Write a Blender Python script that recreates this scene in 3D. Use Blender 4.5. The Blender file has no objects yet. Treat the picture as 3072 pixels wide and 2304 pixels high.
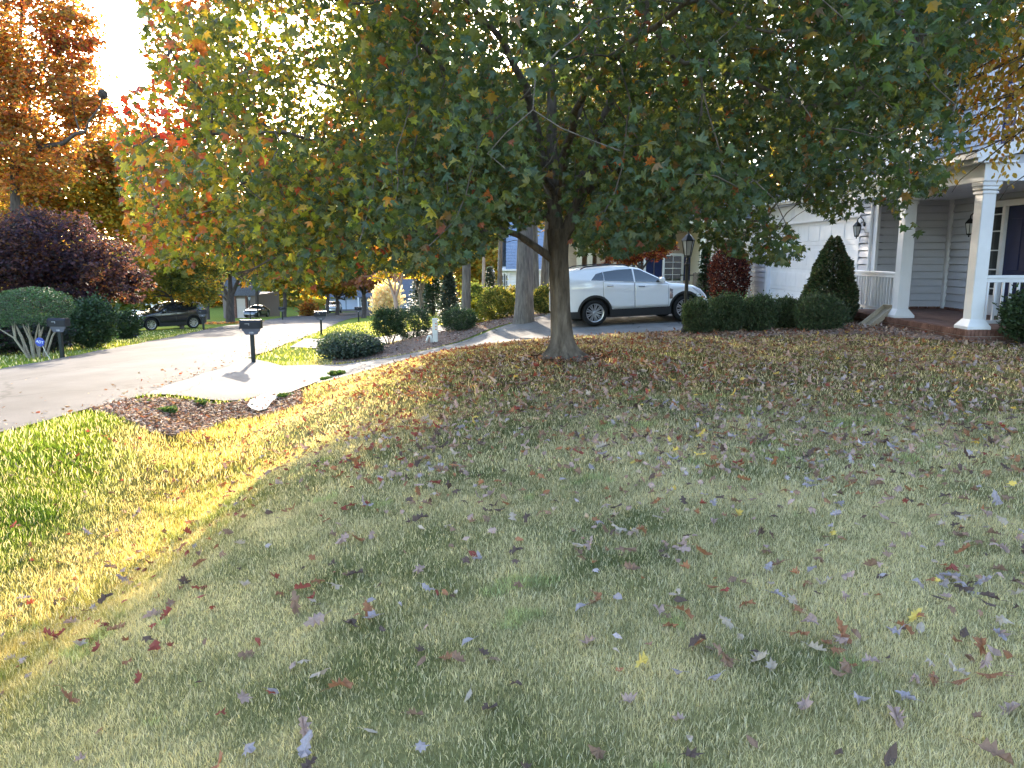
import bpy, math, random
import numpy as np
from mathutils import Vector, Matrix, kdtree
from mathutils.geometry import tessellate_polygon
R = math.radians
scene = bpy.context.scene
random.seed(7)

# ------------------------------------------------------------------ camera, sky, sun, exposure
EYE = 1.65
PITCH = R(9.7)
FPX = 2250.0
cam_data = bpy.data.cameras.new("camera")
cam_data.sensor_width = 36.0
cam_data.lens = FPX / 3072.0 * 36.0
cam_data.clip_start = 0.05
cam_data.clip_end = 3000.0
cam = bpy.data.objects.new("camera", cam_data)
scene.collection.objects.link(cam)
cam.location = (0, 0, EYE)
cam.rotation_euler = (R(90) - PITCH, 0, 0)
scene.camera = cam

SUN_EL, SUN_AZ = R(14.6), R(-12.9)          # azimuth from +Y, negative = towards -X
world = bpy.data.worlds.new("World")
scene.world = world
world.use_nodes = True
wn = world.node_tree
bg = wn.nodes["Background"]
sky = wn.nodes.new("ShaderNodeTexSky")
sky.sky_type = 'NISHITA'
sky.sun_disc = False
sky.sun_elevation = SUN_EL
sky.sun_rotation = SUN_AZ
sky.air_density = 1.0
sky.dust_density = 1.5
sky.ozone_density = 1.2
wn.links.new(sky.outputs[0], bg.inputs[0])
bg.inputs[1].default_value = 0.15
sun_data = bpy.data.lights.new("sun", 'SUN')
sun_data.energy = 2.05
sun_data.angle = R(0.5)
sun_data.color = (1.0, 0.86, 0.68)
sun = bpy.data.objects.new("sun", sun_data)
scene.collection.objects.link(sun)
sd = Vector((math.sin(SUN_AZ) * math.cos(SUN_EL), math.cos(SUN_AZ) * math.cos(SUN_EL), math.sin(SUN_EL)))
sun.rotation_euler = sd.to_track_quat('Z', 'Y').to_euler()
sun.location = sd * 50
vs = scene.view_settings
vs.view_transform = 'Standard'
vs.look = 'None'
vs.exposure = 3.2
vs.gamma = 1.0
cy = scene.cycles
cy.max_bounces = 7
cy.diffuse_bounces = 4
cy.glossy_bounces = 3
cy.transmission_bounces = 5
cy.transparent_max_bounces = 6
cy.caustics_reflective = False
cy.caustics_refractive = False
cy.sample_clamp_indirect = 6.0

# ------------------------------------------------------------------ helpers
CP, SP = math.cos(PITCH), math.sin(PITCH)
def P(px, py, d):
    """World point at distance d (along +Y) seen at a position measured on the photograph."""
    u = (px - 1536) / FPX; v = (1152 - py) / FPX
    y = CP + v * SP; z = -SP + v * CP
    return Vector((u * d / y, d, EYE + z * d / y))
def proj(X):
    """World points (n,3) to photograph pixels and depth."""
    x, y, z = X[:, 0], X[:, 1], X[:, 2] - EYE
    f = y * CP - z * SP
    u = x / np.maximum(f, 1e-3); v = (y * SP + z * CP) / np.maximum(f, 1e-3)
    return 1536 + u * FPX, 1152 - v * FPX, f
def inpoly(x, y, poly):
    x = np.asarray(x, float); y = np.asarray(y, float)
    c = np.zeros(x.shape, bool); n = len(poly)
    for i in range(n):
        x1, y1 = poly[i]; x2, y2 = poly[(i + 1) % n]
        if y1 == y2: continue
        m = ((y1 > y) != (y2 > y)) & (x < (x2 - x1) * (y - y1) / (y2 - y1) + x1)
        c ^= m
    return c
def vnoise(x, y, s, seed=0):
    """Smooth value noise 0..1."""
    g = np.random.default_rng(seed).random((64, 64))
    X = np.asarray(x) / s + 1000; Y = np.asarray(y) / s + 1000
    xi = np.floor(X).astype(int); yi = np.floor(Y).astype(int)
    fx = X - xi; fy = Y - yi; fx = fx * fx * (3 - 2 * fx); fy = fy * fy * (3 - 2 * fy)
    a = g[xi % 64, yi % 64]; b = g[(xi + 1) % 64, yi % 64]; c = g[xi % 64, (yi + 1) % 64]; d = g[(xi + 1) % 64, (yi + 1) % 64]
    return (a * (1 - fx) + b * fx) * (1 - fy) + (c * (1 - fx) + d * fx) * fy
def lerp(a, b, t): return a + (b - a) * t
def polyx(poly, y):
    """x of a polyline [(x,y)..] at y."""
    return np.interp(y, [p[1] for p in poly], [p[0] for p in poly])

def mk_mesh(name, V, loops, totals, mat=None, col=None, smooth=False):
    V = np.ascontiguousarray(V, np.float32); loops = np.ascontiguousarray(loops, np.int32).ravel(); totals = np.ascontiguousarray(totals, np.int32)
    me = bpy.data.meshes.new(name)
    me.vertices.add(len(V)); me.vertices.foreach_set("co", V.ravel())
    me.loops.add(len(loops)); me.loops.foreach_set("vertex_index", loops)
    me.polygons.add(len(totals))
    st = np.zeros(len(totals), np.int32); st[1:] = np.cumsum(totals)[:-1]
    me.polygons.foreach_set("loop_start", st)
    me.polygons.foreach_set("use_smooth", np.full(len(totals), bool(smooth)))
    me.update(calc_edges=True)
    if col is not None:
        at = me.color_attributes.new("Col", 'FLOAT_COLOR', 'POINT')
        c = np.ones((len(V), 4), np.float32); c[:, :3] = col
        at.data.foreach_set("color", c.ravel())
    if mat is not None: me.materials.append(mat)
    return me
def link(name, me, parent=None, loc=None):
    o = bpy.data.objects.new(name, me)
    scene.collection.objects.link(o)
    if parent is not None: o.parent = parent
    if loc is not None: o.location = loc
    return o
def tag(o, label=None, cat=None, group=None, kind=None):
    if label: o["label"] = label
    if cat: o["category"] = cat
    if group: o["group"] = group
    if kind: o["kind"] = kind
    return o
def thing(name, loc, label, cat, group=None, rz=0.0):
    o = bpy.data.objects.new(name, None); o.empty_display_size = .2
    scene.collection.objects.link(o); o.location = loc; o.rotation_euler = (0, 0, rz)
    return tag(o, label, cat, group)
def copy_tree(o, parent=None):
    c = o.copy(); scene.collection.objects.link(c)
    if parent is not None: c.parent = parent
    for ch in list(o.children): copy_tree(ch, c)
    return c

class MB:
    """Collects simple solids and links them as one mesh."""
    def __init__(s): s.v = []; s.f = []
    def add(s, V, F, M=None):
        b = len(s.v)
        for p in V:
            p = Vector(p)
            if M is not None: p = M @ p
            s.v.append(tuple(p))
        for f in F: s.f.append(tuple(i + b for i in f))
        return s
    def box(s, x0, x1, y0, y1, z0, z1, M=None, ch=0.0):
        if ch <= 0:
            V = [(x0, y0, z0), (x1, y0, z0), (x1, y1, z0), (x0, y1, z0), (x0, y0, z1), (x1, y0, z1), (x1, y1, z1), (x0, y1, z1)]
            F = [(3, 2, 1, 0), (4, 5, 6, 7), (0, 1, 5, 4), (1, 2, 6, 5), (2, 3, 7, 6), (3, 0, 4, 7)]
            return s.add(V, F, M)
        c = min(ch, (x1 - x0) * .45, (y1 - y0) * .45, (z1 - z0) * .45)
        import itertools
        V = []; idx = {}
        for sx, sy, sz in itertools.product((0, 1), repeat=3):
            X = (x0, x1)[sx]; Y = (y0, y1)[sy]; Z = (z0, z1)[sz]
            dx = c if sx == 0 else -c; dy = c if sy == 0 else -c; dz = c if sz == 0 else -c
            idx[sx, sy, sz] = len(V)
            V += [(X, Y + dy, Z + dz), (X + dx, Y, Z + dz), (X + dx, Y + dy, Z)]
        F = []
        I = lambda a, b, cc, k: idx[a, b, cc] + k
        F += [(I(0,0,0,0), I(0,0,1,0), I(0,1,1,0), I(0,1,0,0)), (I(1,0,0,0), I(1,1,0,0), I(1,1,1,0), I(1,0,1,0))]
        F += [(I(0,0,0,1), I(1,0,0,1), I(1,0,1,1), I(0,0,1,1)), (I(0,1,0,1), I(0,1,1,1), I(1,1,1,1), I(1,1,0,1))]
        F += [(I(0,0,0,2), I(0,1,0,2), I(1,1,0,2), I(1,0,0,2)), (I(0,0,1,2), I(1,0,1,2), I(1,1,1,2), I(0,1,1,2))]
        for a in (0, 1):
            for b in (0, 1):
                F.append((I(a,b,0,0), I(a,b,0,1), I(a,b,1,1), I(a,b,1,0)))
                F.append((I(a,0,b,0), I(a,0,b,2), I(a,1,b,2), I(a,1,b,0)))
                F.append((I(0,a,b,1), I(0,a,b,2), I(1,a,b,2), I(1,a,b,1)))
        for k in idx: F.append((idx[k], idx[k] + 1, idx[k] + 2))
        return s.add(V, F, M)
    def prism(s, pts, h0, h1, M=None):
        """Polygon in XY extruded from z=h0 to z=h1 (place it with M)."""
        n = len(pts)
        V = [(p[0], p[1], h0) for p in pts] + [(p[0], p[1], h1) for p in pts]
        F = [tuple(range(n - 1, -1, -1)), tuple(range(n, 2 * n))] + [(i, (i + 1) % n, n + (i + 1) % n, n + i) for i in range(n)]
        return s.add(V, F, M)
    def lathe(s, prof, k=16, M=None, cap=True):
        V = []; F = []
        for r, z in prof:
            for i in range(k):
                a = 2 * math.pi * i / k
                V.append((r * math.cos(a), r * math.sin(a), z))
        for j in range(len(prof) - 1):
            for i in range(k):
                F.append((j * k + i, j * k + (i + 1) % k, (j + 1) * k + (i + 1) % k, (j + 1) * k + i))
        if cap:
            F.append(tuple(range(k - 1, -1, -1))); F.append(tuple((len(prof) - 1) * k + i for i in range(k)))
        return s.add(V, F, M)
    def tube(s, pts, rad, k=8, M=None, cap=True):
        pts = [Vector(p) for p in pts]; n = len(pts)
        if not hasattr(rad, '__len__'): rad = [rad] * n
        V = []; F = []
        up = None
        for i in range(n):
            t = (pts[min(i + 1, n - 1)] - pts[max(i - 1, 0)])
            if t.length < 1e-9: t = Vector((0, 0, 1))
            t.normalize()
            if up is None:
                up = t.cross(Vector((0, 0, 1)) if abs(t.z) < .9 else Vector((1, 0, 0))).normalized()
            else:
                up = (up - t * up.dot(t))
                up = up.normalized() if up.length > 1e-6 else t.orthogonal().normalized()
            w = t.cross(up)
            for j in range(k):
                a = 2 * math.pi * j / k
                V.append(pts[i] + (up * math.cos(a) + w * math.sin(a)) * rad[i])
        for i in range(n - 1):
            for j in range(k):
                F.append((i * k + j, i * k + (j + 1) % k, (i + 1) * k + (j + 1) % k, (i + 1) * k + j))
        if cap:
            F.append(tuple(range(k - 1, -1, -1))); F.append(tuple((n - 1) * k + j for j in range(k)))
        return s.add(V, F, M)
    def build(s, name, mat, parent=None, smooth=False, org=None):
        V = np.array(s.v, np.float32).reshape(-1, 3)
        if org is not None: V = V - np.array(org, np.float32)
        loops = [i for f in s.f for i in f]
        me = mk_mesh(name, V, loops, [len(f) for f in s.f], mat, smooth=smooth)
        return link(name, me, parent)
def TR(x=0, y=0, z=0, rx=0, ry=0, rz=0):
    return Matrix.Translation((x, y, z)) @ Matrix.Rotation(rz, 4, 'Z') @ Matrix.Rotation(ry, 4, 'Y') @ Matrix.Rotation(rx, 4, 'X')

# ------------------------------------------------------------------ materials
def new_mat(name):
    m = bpy.data.materials.new(name); m.use_nodes = True
    nt = m.node_tree
    return m, nt, nt.nodes["Principled BSDF"], nt.nodes["Material Output"]
def pm(name, col, rough=.6, var=.18, scale=6.0, bump=0.0, bscale=None, metal=0.0, spec=.5, coat=0.0, col2=None, stretch=(1, 1, 1), detail=6.0, hue2=None):
    """Principled material with procedural blotches (col..col2), fine grain and bump."""
    m, nt, b, out = new_mat(name)
    N = nt.nodes; L = nt.links
    tc = N.new("ShaderNodeTexCoord"); mp = N.new("ShaderNodeMapping"); mp.inputs['Scale'].default_value = stretch
    L.new(tc.outputs['Object'], mp.inputs[0])
    n1 = N.new("ShaderNodeTexNoise"); n1.inputs['Scale'].default_value = scale; n1.inputs['Detail'].default_value = detail; n1.inputs['Roughness'].default_value = .62
    L.new(mp.outputs[0], n1.inputs['Vector'])
    cr = N.new("ShaderNodeValToRGB")
    c = np.array(col); c2 = np.array(col2) if col2 is not None else c * (1 + var)
    c1 = c if col2 is not None else c * (1 - var)
    cr.color_ramp.elements[0].position = .32; cr.color_ramp.elements[1].position = .68
    cr.color_ramp.elements[0].color = (*c1, 1); cr.color_ramp.elements[1].color = (*c2, 1)
    L.new(n1.outputs[0], cr.inputs[0]); L.new(cr.outputs[0], b.inputs['Base Color'])
    b.inputs['Roughness'].default_value = rough; b.inputs['Metallic'].default_value = metal
    b.inputs['Specular IOR Level'].default_value = spec
    if coat: b.inputs['Coat Weight'].default_value = coat; b.inputs['Coat Roughness'].default_value = .04
    if bump:
        n2 = N.new("ShaderNodeTexNoise"); n2.inputs['Scale'].default_value = bscale or scale * 6; n2.inputs['Detail'].default_value = 5
        L.new(mp.outputs[0], n2.inputs['Vector'])
        bp = N.new("ShaderNodeBump"); bp.inputs['Strength'].default_value = min(1, bump); bp.inputs['Distance'].default_value = .02
        L.new(n2.outputs[0], bp.inputs['Height']); L.new(bp.outputs[0], b.inputs['Normal'])
    return m
def leaf_mat(name, trans=.45, tint=(3.0, 2.9, 1.0), rough=.45, spec=.4):
    """Thin leaf or blade: reflects its own colour, lets a warmer version of it through."""
    m, nt, b, out = new_mat(name)
    N = nt.nodes; L = nt.links
    at = N.new("ShaderNodeAttribute"); at.attribute_name = "Col"
    L.new(at.outputs['Color'], b.inputs['Base Color'])
    b.inputs['Roughness'].default_value = rough; b.inputs['Specular IOR Level'].default_value = spec
    mx = N.new("ShaderNodeMix"); mx.data_type = 'RGBA'; mx.blend_type = 'MULTIPLY'; mx.inputs[0].default_value = 1.0
    L.new(at.outputs['Color'], mx.inputs[6]); mx.inputs[7].default_value = (*tint, 1)
    tr = N.new("ShaderNodeBsdfTranslucent"); L.new(mx.outputs[2], tr.inputs[0])
    ms = N.new("ShaderNodeMixShader"); ms.inputs[0].default_value = trans
    L.new(b.outputs[0], ms.inputs[1]); L.new(tr.outputs[0], ms.inputs[2]); L.new(ms.outputs[0], out.inputs[0])
    return m
def attr_mat(name, rough=.9, bump=.0, bscale=40., spec=.2, grain=.25, gscale=60.):
    m, nt, b, out = new_mat(name)
    N = nt.nodes; L = nt.links
    at = N.new("ShaderNodeAttribute"); at.attribute_name = "Col"
    tc = N.new("ShaderNodeTexCoord")
    n1 = N.new("ShaderNodeTexNoise"); n1.inputs['Scale'].default_value = gscale; n1.inputs['Detail'].default_value = 8; n1.inputs['Roughness'].default_value = .7
    L.new(tc.outputs['Object'], n1.inputs['Vector'])
    mr = N.new("ShaderNodeMapRange"); mr.inputs[1].default_value = .3; mr.inputs[2].default_value = .7; mr.inputs[3].default_value = 1 - grain; mr.inputs[4].default_value = 1 + grain
    L.new(n1.outputs[0], mr.inputs[0])
    mx = N.new("ShaderNodeVectorMath"); mx.operation = 'SCALE'
    L.new(at.outputs['Color'], mx.inputs[0]); L.new(mr.outputs[0], mx.inputs['Scale'])
    L.new(mx.outputs[0], b.inputs['Base Color'])
    b.inputs['Roughness'].default_value = rough; b.inputs['Specular IOR Level'].default_value = spec
    if bump:
        n2 = N.new("ShaderNodeTexNoise"); n2.inputs['Scale'].default_value = bscale; n2.inputs['Detail'].default_value = 6
        L.new(tc.outputs['Object'], n2.inputs['Vector'])
        bp = N.new("ShaderNodeBump"); bp.inputs['Strength'].default_value = bump; bp.inputs['Distance'].default_value = .03
        L.new(n2.outputs[0], bp.inputs['Height']); L.new(bp.outputs[0], b.inputs['Normal'])
    return m

# ------------------------------------------------------------------ terrain
def zr(y): return -.01 - .06 * min(max(y, -20), 118)
NEAR_EDGE = [(-5.2, -30), (-5.9, 0), (-6.4, 9.5), (-6.5, 12.7), (-7.6, 21.3), (-10.4, 40), (-14.0, 61), (-16.0, 75), (-17.0, 93), (-16.5, 110), (-12, 121)]
FAR_EDGE = [(-10.9, -30), (-11.5, 0), (-12.4, 18), (-15.0, 31), (-18.9, 48), (-22.5, 70), (-25.5, 91), (-26, 110), (-24, 126)]
CTRL = [(0, -6, .0), (0, 0, 0), (0, 2.5, 0), (2, 4, .02), (5, 4, .06), (0, 6, -.03), (0, 9, -.02), (.8, 12, .03), (3, 10, .05), (6, 10, .12), (7, 13, .2), (9, 13, .2), (4, 14, .06),
        (8, 6, .15), (12, 6, .2), (12, 0, .2), (6, -6, .1), (14, 14, .2), (14, 26, 0.),
        (2.3, 22, -.42), (5.5, 22.5, -.3), (8.5, 23, -.14), (8.5, 19, -.02), (8.5, 27, -.15), (2, 18.2, -.28), (5, 17.5, -.08), (0.5, 16.6, -.24), (7, 16, .16), (8.2, 16, .2), (8.2,18,.12), (10.3, 18, .1),
        (-1.4, 18.8, -.68), (-1.7, 22, -.93), (-3, 21.3, -1.08), (-4.4, 20.3, -1.25), (-6.2, 20, -1.28), (-3, 18.3, -.95), (-4.8, 15.4, -1.12), (-4.2, 16.5, -1.1), (-4.8, 13.2, -1.22),
        (-3.1, 4.6, -.78), (-3.15, 6.3, -.88), (-3.4, 8, -.98), (-4.1, 10, -1.08), (-4.5, 12, -1.2), (-3.0, 2, -.6), (-2.9, -3, -.5), (-2.25, 5, -.30), (-2.85, 5, -.76), (-2.35, 7, -.36), (-2.95, 7, -.86), (-2.15, 3.4, -.28), (-2.75, 3.4, -.66),
        (-4.6, 7, -.62), (-5.2, 9, -.62), (-4.4, 4, -.45), (-4.6, 1, -.3), (-5.4, 11, -.82),
        (-1.7, 4, -.22), (-1.8, 7, -.25), (-.9, 9, -.1), (-2, 10, -.26), (-2.9, 10.5, -.52), (-1.5, 13, -.16), (-2.5, 13.5, -.5), (-3.4, 13.2, -.85), (-2.6, 15.2, -.62), (-1.2, 15.6, -.32), (-.9, 2, -.06),
        (.5, 23.5, -.45), (-.5, 26, -.55), (-2.3, 24.5, -.85), (-3.7, 23.5, -1.05), (-5, 24, -1.5), (-5.5, 28, -1.75), (-2, 28, -1.1), (1, 30, -.5), (5, 34, -.35), (5, 42, -.4), (12, 42, -.2), (-4, 36, -1.6), (-3, 48, -1.7), (3, 50, -.9), (10, 60, -.8), (-8, 60, -3.2), (-4, 75, -3.4), (6, 90, -3),
        (-14, 12, -.8), (-15, 20, -1.35), (-20, 24, -1.7), (-19, 35, -2.35), (-27, 30, -2.2), (-30, 48, -3.3), (-22, 46, -2.85), (-34, 80, -5.2), (-30, 110, -7), (-20, 140, -7.6), (-45, 140, -7.5), (0, 140, -6), (-17, 4, -.4), (-26, 10, -1.0),
        (60, 20, .2), (60, 90, -1), (0, 220, -8), (100, 220, -2), (-150, 200, -10), (-150, 40, -4), (-120, -30, -1), (100, -30, 1), (0, -40, .3), (-40, 220, -9), (100, 420, -5), (-150, 420, -12), (0, 420, -9)]
for p in NEAR_EDGE[:-1] + FAR_EDGE[:-1]: CTRL.append((p[0], p[1], zr(p[1])))
for yy in (27, 34, 54, 102, -10): CTRL.append((float(polyx(NEAR_EDGE, yy)), yy, zr(yy))); CTRL.append((float(polyx(FAR_EDGE, yy)), yy, zr(yy)))
_c = np.array(CTRL); _s = 10.0
def _tps(r2): return np.where(r2 > 0, .5 * r2 * np.log(np.maximum(r2, 1e-12)), 0.)
def _warp(a):  # compress far distances so that far control points do not dominate
    return np.sign(a) * (np.where(np.abs(a) < 60, np.abs(a), 60 + 60 * np.log1p(np.maximum(np.abs(a) - 60, 0) / 60)))
_wx, _wy = _warp(_c[:, 0]) / _s, _warp(_c[:, 1]) / _s
_n = len(_c)
_K = _tps((_wx[:, None] - _wx) ** 2 + (_wy[:, None] - _wy) ** 2) + np.eye(_n) * .004
_Pm = np.c_[np.ones(_n), _wx, _wy]
_A = np.block([[_K, _Pm], [_Pm.T, np.zeros((3, 3))]])
_w = np.linalg.solve(_A, np.r_[_c[:, 2], 0, 0, 0])
def tz_exact(x, y):
    a = _warp(np.asarray(x, float)) / _s; b = _warp(np.asarray(y, float)) / _s
    k = _tps((a[..., None] - _wx) ** 2 + (b[..., None] - _wy) ** 2)
    return k @ _w[:_n] + _w[_n] + _w[_n + 1] * a + _w[_n + 2] * b
def _axis(lo, hi, step, lo2, hi2, g):
    a = list(np.arange(lo, hi + 1e-6, step)); s = step; v = lo; L = []
    while v > lo2: s *= g; v -= s; L.append(v)
    s = step; v = hi; H = []
    while v < hi2: s *= g; v += s; H.append(v)
    return np.array(L[::-1] + a + H)
GX = _axis(-10, 10, .2, -260, 260, 1.12)
GY = _axis(-2, 26, .2, -60, 420, 1.07)
_gx, _gy = np.meshgrid(GX, GY, indexing='ij')
GZ = tz_exact(_gx, _gy)
GZ += (vnoise(_gx, _gy, .9, 3) - .5) * .035 + (vnoise(_gx, _gy, .35, 4) - .5) * .012
def _onroad(x, y): return (x < polyx(NEAR_EDGE, y)) & (x > polyx(FAR_EDGE, y)) & (y < 126)
_cr = _onroad(_gx, _gy)
_zr = np.vectorize(zr)(_gy)
_sd = np.maximum(_gx - polyx(NEAR_EDGE, _gy), polyx(FAR_EDGE, _gy) - _gx)
_wt = np.clip(1 - _sd / 1.4, 0, 1) * np.clip((126 - _gy) / 4, 0, 1); _wt = _wt * _wt * (3 - 2 * _wt)
GZ = GZ * (1 - _wt) + _zr * _wt
def tz(x, y):
    x = np.asarray(x, float); y = np.asarray(y, float)
    i = np.clip(np.searchsorted(GX, x) - 1, 0, len(GX) - 2); j = np.clip(np.searchsorted(GY, y) - 1, 0, len(GY) - 2)
    fx = np.clip((x - GX[i]) / (GX[i + 1] - GX[i]), 0, 1); fy = np.clip((y - GY[j]) / (GY[j + 1] - GY[j]), 0, 1)
    return (GZ[i, j] * (1 - fx) + GZ[i + 1, j] * fx) * (1 - fy) + (GZ[i, j + 1] * (1 - fx) + GZ[i + 1, j + 1] * fx) * fy
def tzf(x, y): return float(tz(x, y))
def G(px, py, dmin=1.5, dmax=200):
    """Where the line of sight through a photograph position first meets the ground."""
    d = np.geomspace(dmin, dmax, 3000)
    u = (px - 1536) / FPX; v = (1152 - py) / FPX
    k = 1 / (CP + v * SP)
    x = u * d * k; z = EYE + (-SP + v * CP) * d * k
    t = tz(x, d)
    h = np.nonzero(z <= t)[0]
    i = h[0] if len(h) else len(d) - 1
    return Vector((float(x[i]), float(d[i]), float(t[i])))

DRIVE = [(-6.9, 12.5), (-5.3, 14.2), (-4.3, 15.6), (-3.0, 16.9), (-1.4, 17.9), (.5, 18.2), (3, 18.1), (8.7, 18.3), (8.7, 27.5), (2.2, 27), (.3, 24.2), (-1.6, 22.0), (-3, 20.7), (-4.6, 19.9), (-6.2, 20.0), (-7.75, 21.6), (-8.1, 21.4), (-7.4, 17)]
DRIVE2 = [(-8.05, 27.0), (-5.4, 28.5), (-2, 30), (3, 34), (3, 38), (-3, 33.5), (-6.0, 31.6), (-9.2, 33.2)]
BED_A = [tuple(G(a, b)[:2]) for a, b in ((300, 1208), (262, 1234), (340, 1250), (400, 1270), (450, 1298), (520, 1313), (590, 1296), (690, 1258))] + [(-3.75, 13.2), (-4.35, 15.2), (-5.2, 14.1), (-6.35, 12.5)]
BED_B = [(2.9, 15.4), (3.0, 17.4), (8.9, 17.9), (8.2, 13.0), (10.5, 12.9), (10.5, 11.9), (7.6, 12.4), (6.6, 14.0), (5, 14.6)]
BED_C = [(-4.9, 20.2), (-3, 21.0), (-1.6, 22.3), (.3, 24.6), (2.2, 27.4), (2.5, 30), (0, 30), (-2.6, 27.4), (-4.6, 25.5), (-5.6, 23.4)]
def region(x, y):
    """0 lawn, 1 road, 2 drive, 3 mulch, 4 house floor."""
    r = np.zeros(np.shape(x), int)
    for p in (BED_A, BED_B, BED_C): r[inpoly(x, y, p)] = 3
    r[inpoly(x, y, DRIVE) | inpoly(x, y, DRIVE2)] = 2
    r[_onroad(x, y)] = 1
    r[(x > 8) & (y > 13) & (y < 29)] = 4
    return r
def grass_col(x, y, j=None):
    """Colour of the turf at a place: muted fescue lawn, tan bank, fresh green verge."""
    n1 = vnoise(x, y, .55, 11); n2 = vnoise(x, y, 1.7, 12); n3 = vnoise(x, y, .16, 13)
    lawn = lerp(np.array([.125, .140, .084])[None], np.array([.41, .375, .285])[None], (np.clip((n1 * .55 + n2 * .35 + n3 * .5 - .35) * 1.5, 0, 1))[:, None])
    tan = lerp(np.array([.16, .17, .05])[None], np.array([.40, .31, .15])[None], n3[:, None])
    green = lerp(np.array([.065, .122, .022])[None], np.array([.145, .185, .04])[None], (n1 * .6 + n3 * .4)[:, None])
    s = x - np.interp(y, [0, 5, 8, 10, 12, 16], [-2.9, -3.1, -3.4, -4.1, -4.5, -4.6]) + (n2 - .5) * .8   # distance right of the ditch line
    wt = np.clip(1 - np.abs(s - .05) / 1.25, 0, 1) ** .7
    wg = np.clip((-s - .75) / .5, 0, 1)
    c = lawn * (1 - wt[:, None]) + tan * wt[:, None]
    c = c * (1 - wg[:, None]) + green * wg[:, None]
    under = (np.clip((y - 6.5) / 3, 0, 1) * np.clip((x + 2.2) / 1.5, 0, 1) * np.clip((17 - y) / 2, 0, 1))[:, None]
    c = c * (1 - .55 * under) + np.array([.10, .092, .058]) * .55 * under  # under the maple: less straw, and its shade darkened into the turf colour
    far = np.clip((y - 19) / 4, 0, 1)[:, None]
    return c * (1 - far) + lerp(green, np.array([.2, .2, .06])[None], .35) * far

V = np.c_[_gx.ravel(), _gy.ravel(), GZ.ravel()]
ni, nj = _gx.shape
_i = (np.arange(ni - 1)[:, None] * nj + np.arange(nj - 1)[None]).ravel()
loops = np.c_[_i, _i + nj, _i + nj + 1, _i + 1]
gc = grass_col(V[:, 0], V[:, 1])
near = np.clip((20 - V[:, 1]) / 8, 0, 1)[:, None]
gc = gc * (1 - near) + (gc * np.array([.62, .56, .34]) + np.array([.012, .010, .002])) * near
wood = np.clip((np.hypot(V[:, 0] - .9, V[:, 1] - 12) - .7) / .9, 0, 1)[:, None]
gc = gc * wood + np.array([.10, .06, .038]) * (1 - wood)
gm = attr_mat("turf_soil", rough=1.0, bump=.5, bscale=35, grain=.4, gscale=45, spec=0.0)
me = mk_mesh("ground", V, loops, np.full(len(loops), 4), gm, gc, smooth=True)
tag(link("ground", me), "front lawn falling to a roadside ditch and the wider ground", kind="structure")

def sheet(name, poly, lift, mat, step=.2, label=None, kind="structure", thick=.0):
    """A thin paving sheet that follows the ground inside a polygon outline."""
    pts = []
    n = len(poly)
    for i in range(n):
        a = np.array(poly[i], float); b = np.array(poly[(i + 1) % n], float)
        m = max(1, int(np.linalg.norm(b - a) / step))
        for k in range(m): pts.append(a + (b - a) * k / m)
    pts = np.array(pts)
    xs = np.arange(pts[:, 0].min(), pts[:, 0].max(), step); ys = np.arange(pts[:, 1].min(), pts[:, 1].max(), step)
    gx, gy = np.meshgrid(xs, ys); gx = gx.ravel(); gy = gy.ravel()
    k = inpoly(gx, gy, poly); gx = gx[k]; gy = gy[k]
    d = np.min((gx[:, None] - pts[:, 0]) ** 2 + (gy[:, None] - pts[:, 1]) ** 2, axis=1)
    k = d > (step * .5) ** 2; gx = gx[k]; gy = gy[k]
    from mathutils.geometry import delaunay_2d_cdt
    vv = [Vector(p) for p in pts] + [Vector(p) for p in zip(gx, gy)]
    ed = [(i, (i + 1) % len(pts)) for i in range(len(pts))]
    ov, oe, of, *_ = delaunay_2d_cdt(vv, ed, [], 1, 1e-5)
    A = np.array([(p.x, p.y) for p in ov])
    z = tz(A[:, 0], A[:, 1]) + lift
    Vt = np.c_[A, z]
    F = [list(f) for f in of]
    me = mk_mesh(name, Vt, [i for f in F for i in f], [len(f) for f in F], mat, smooth=True)
    o = link(name, me)
    tag(o, label, kind=kind)
    return o
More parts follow.
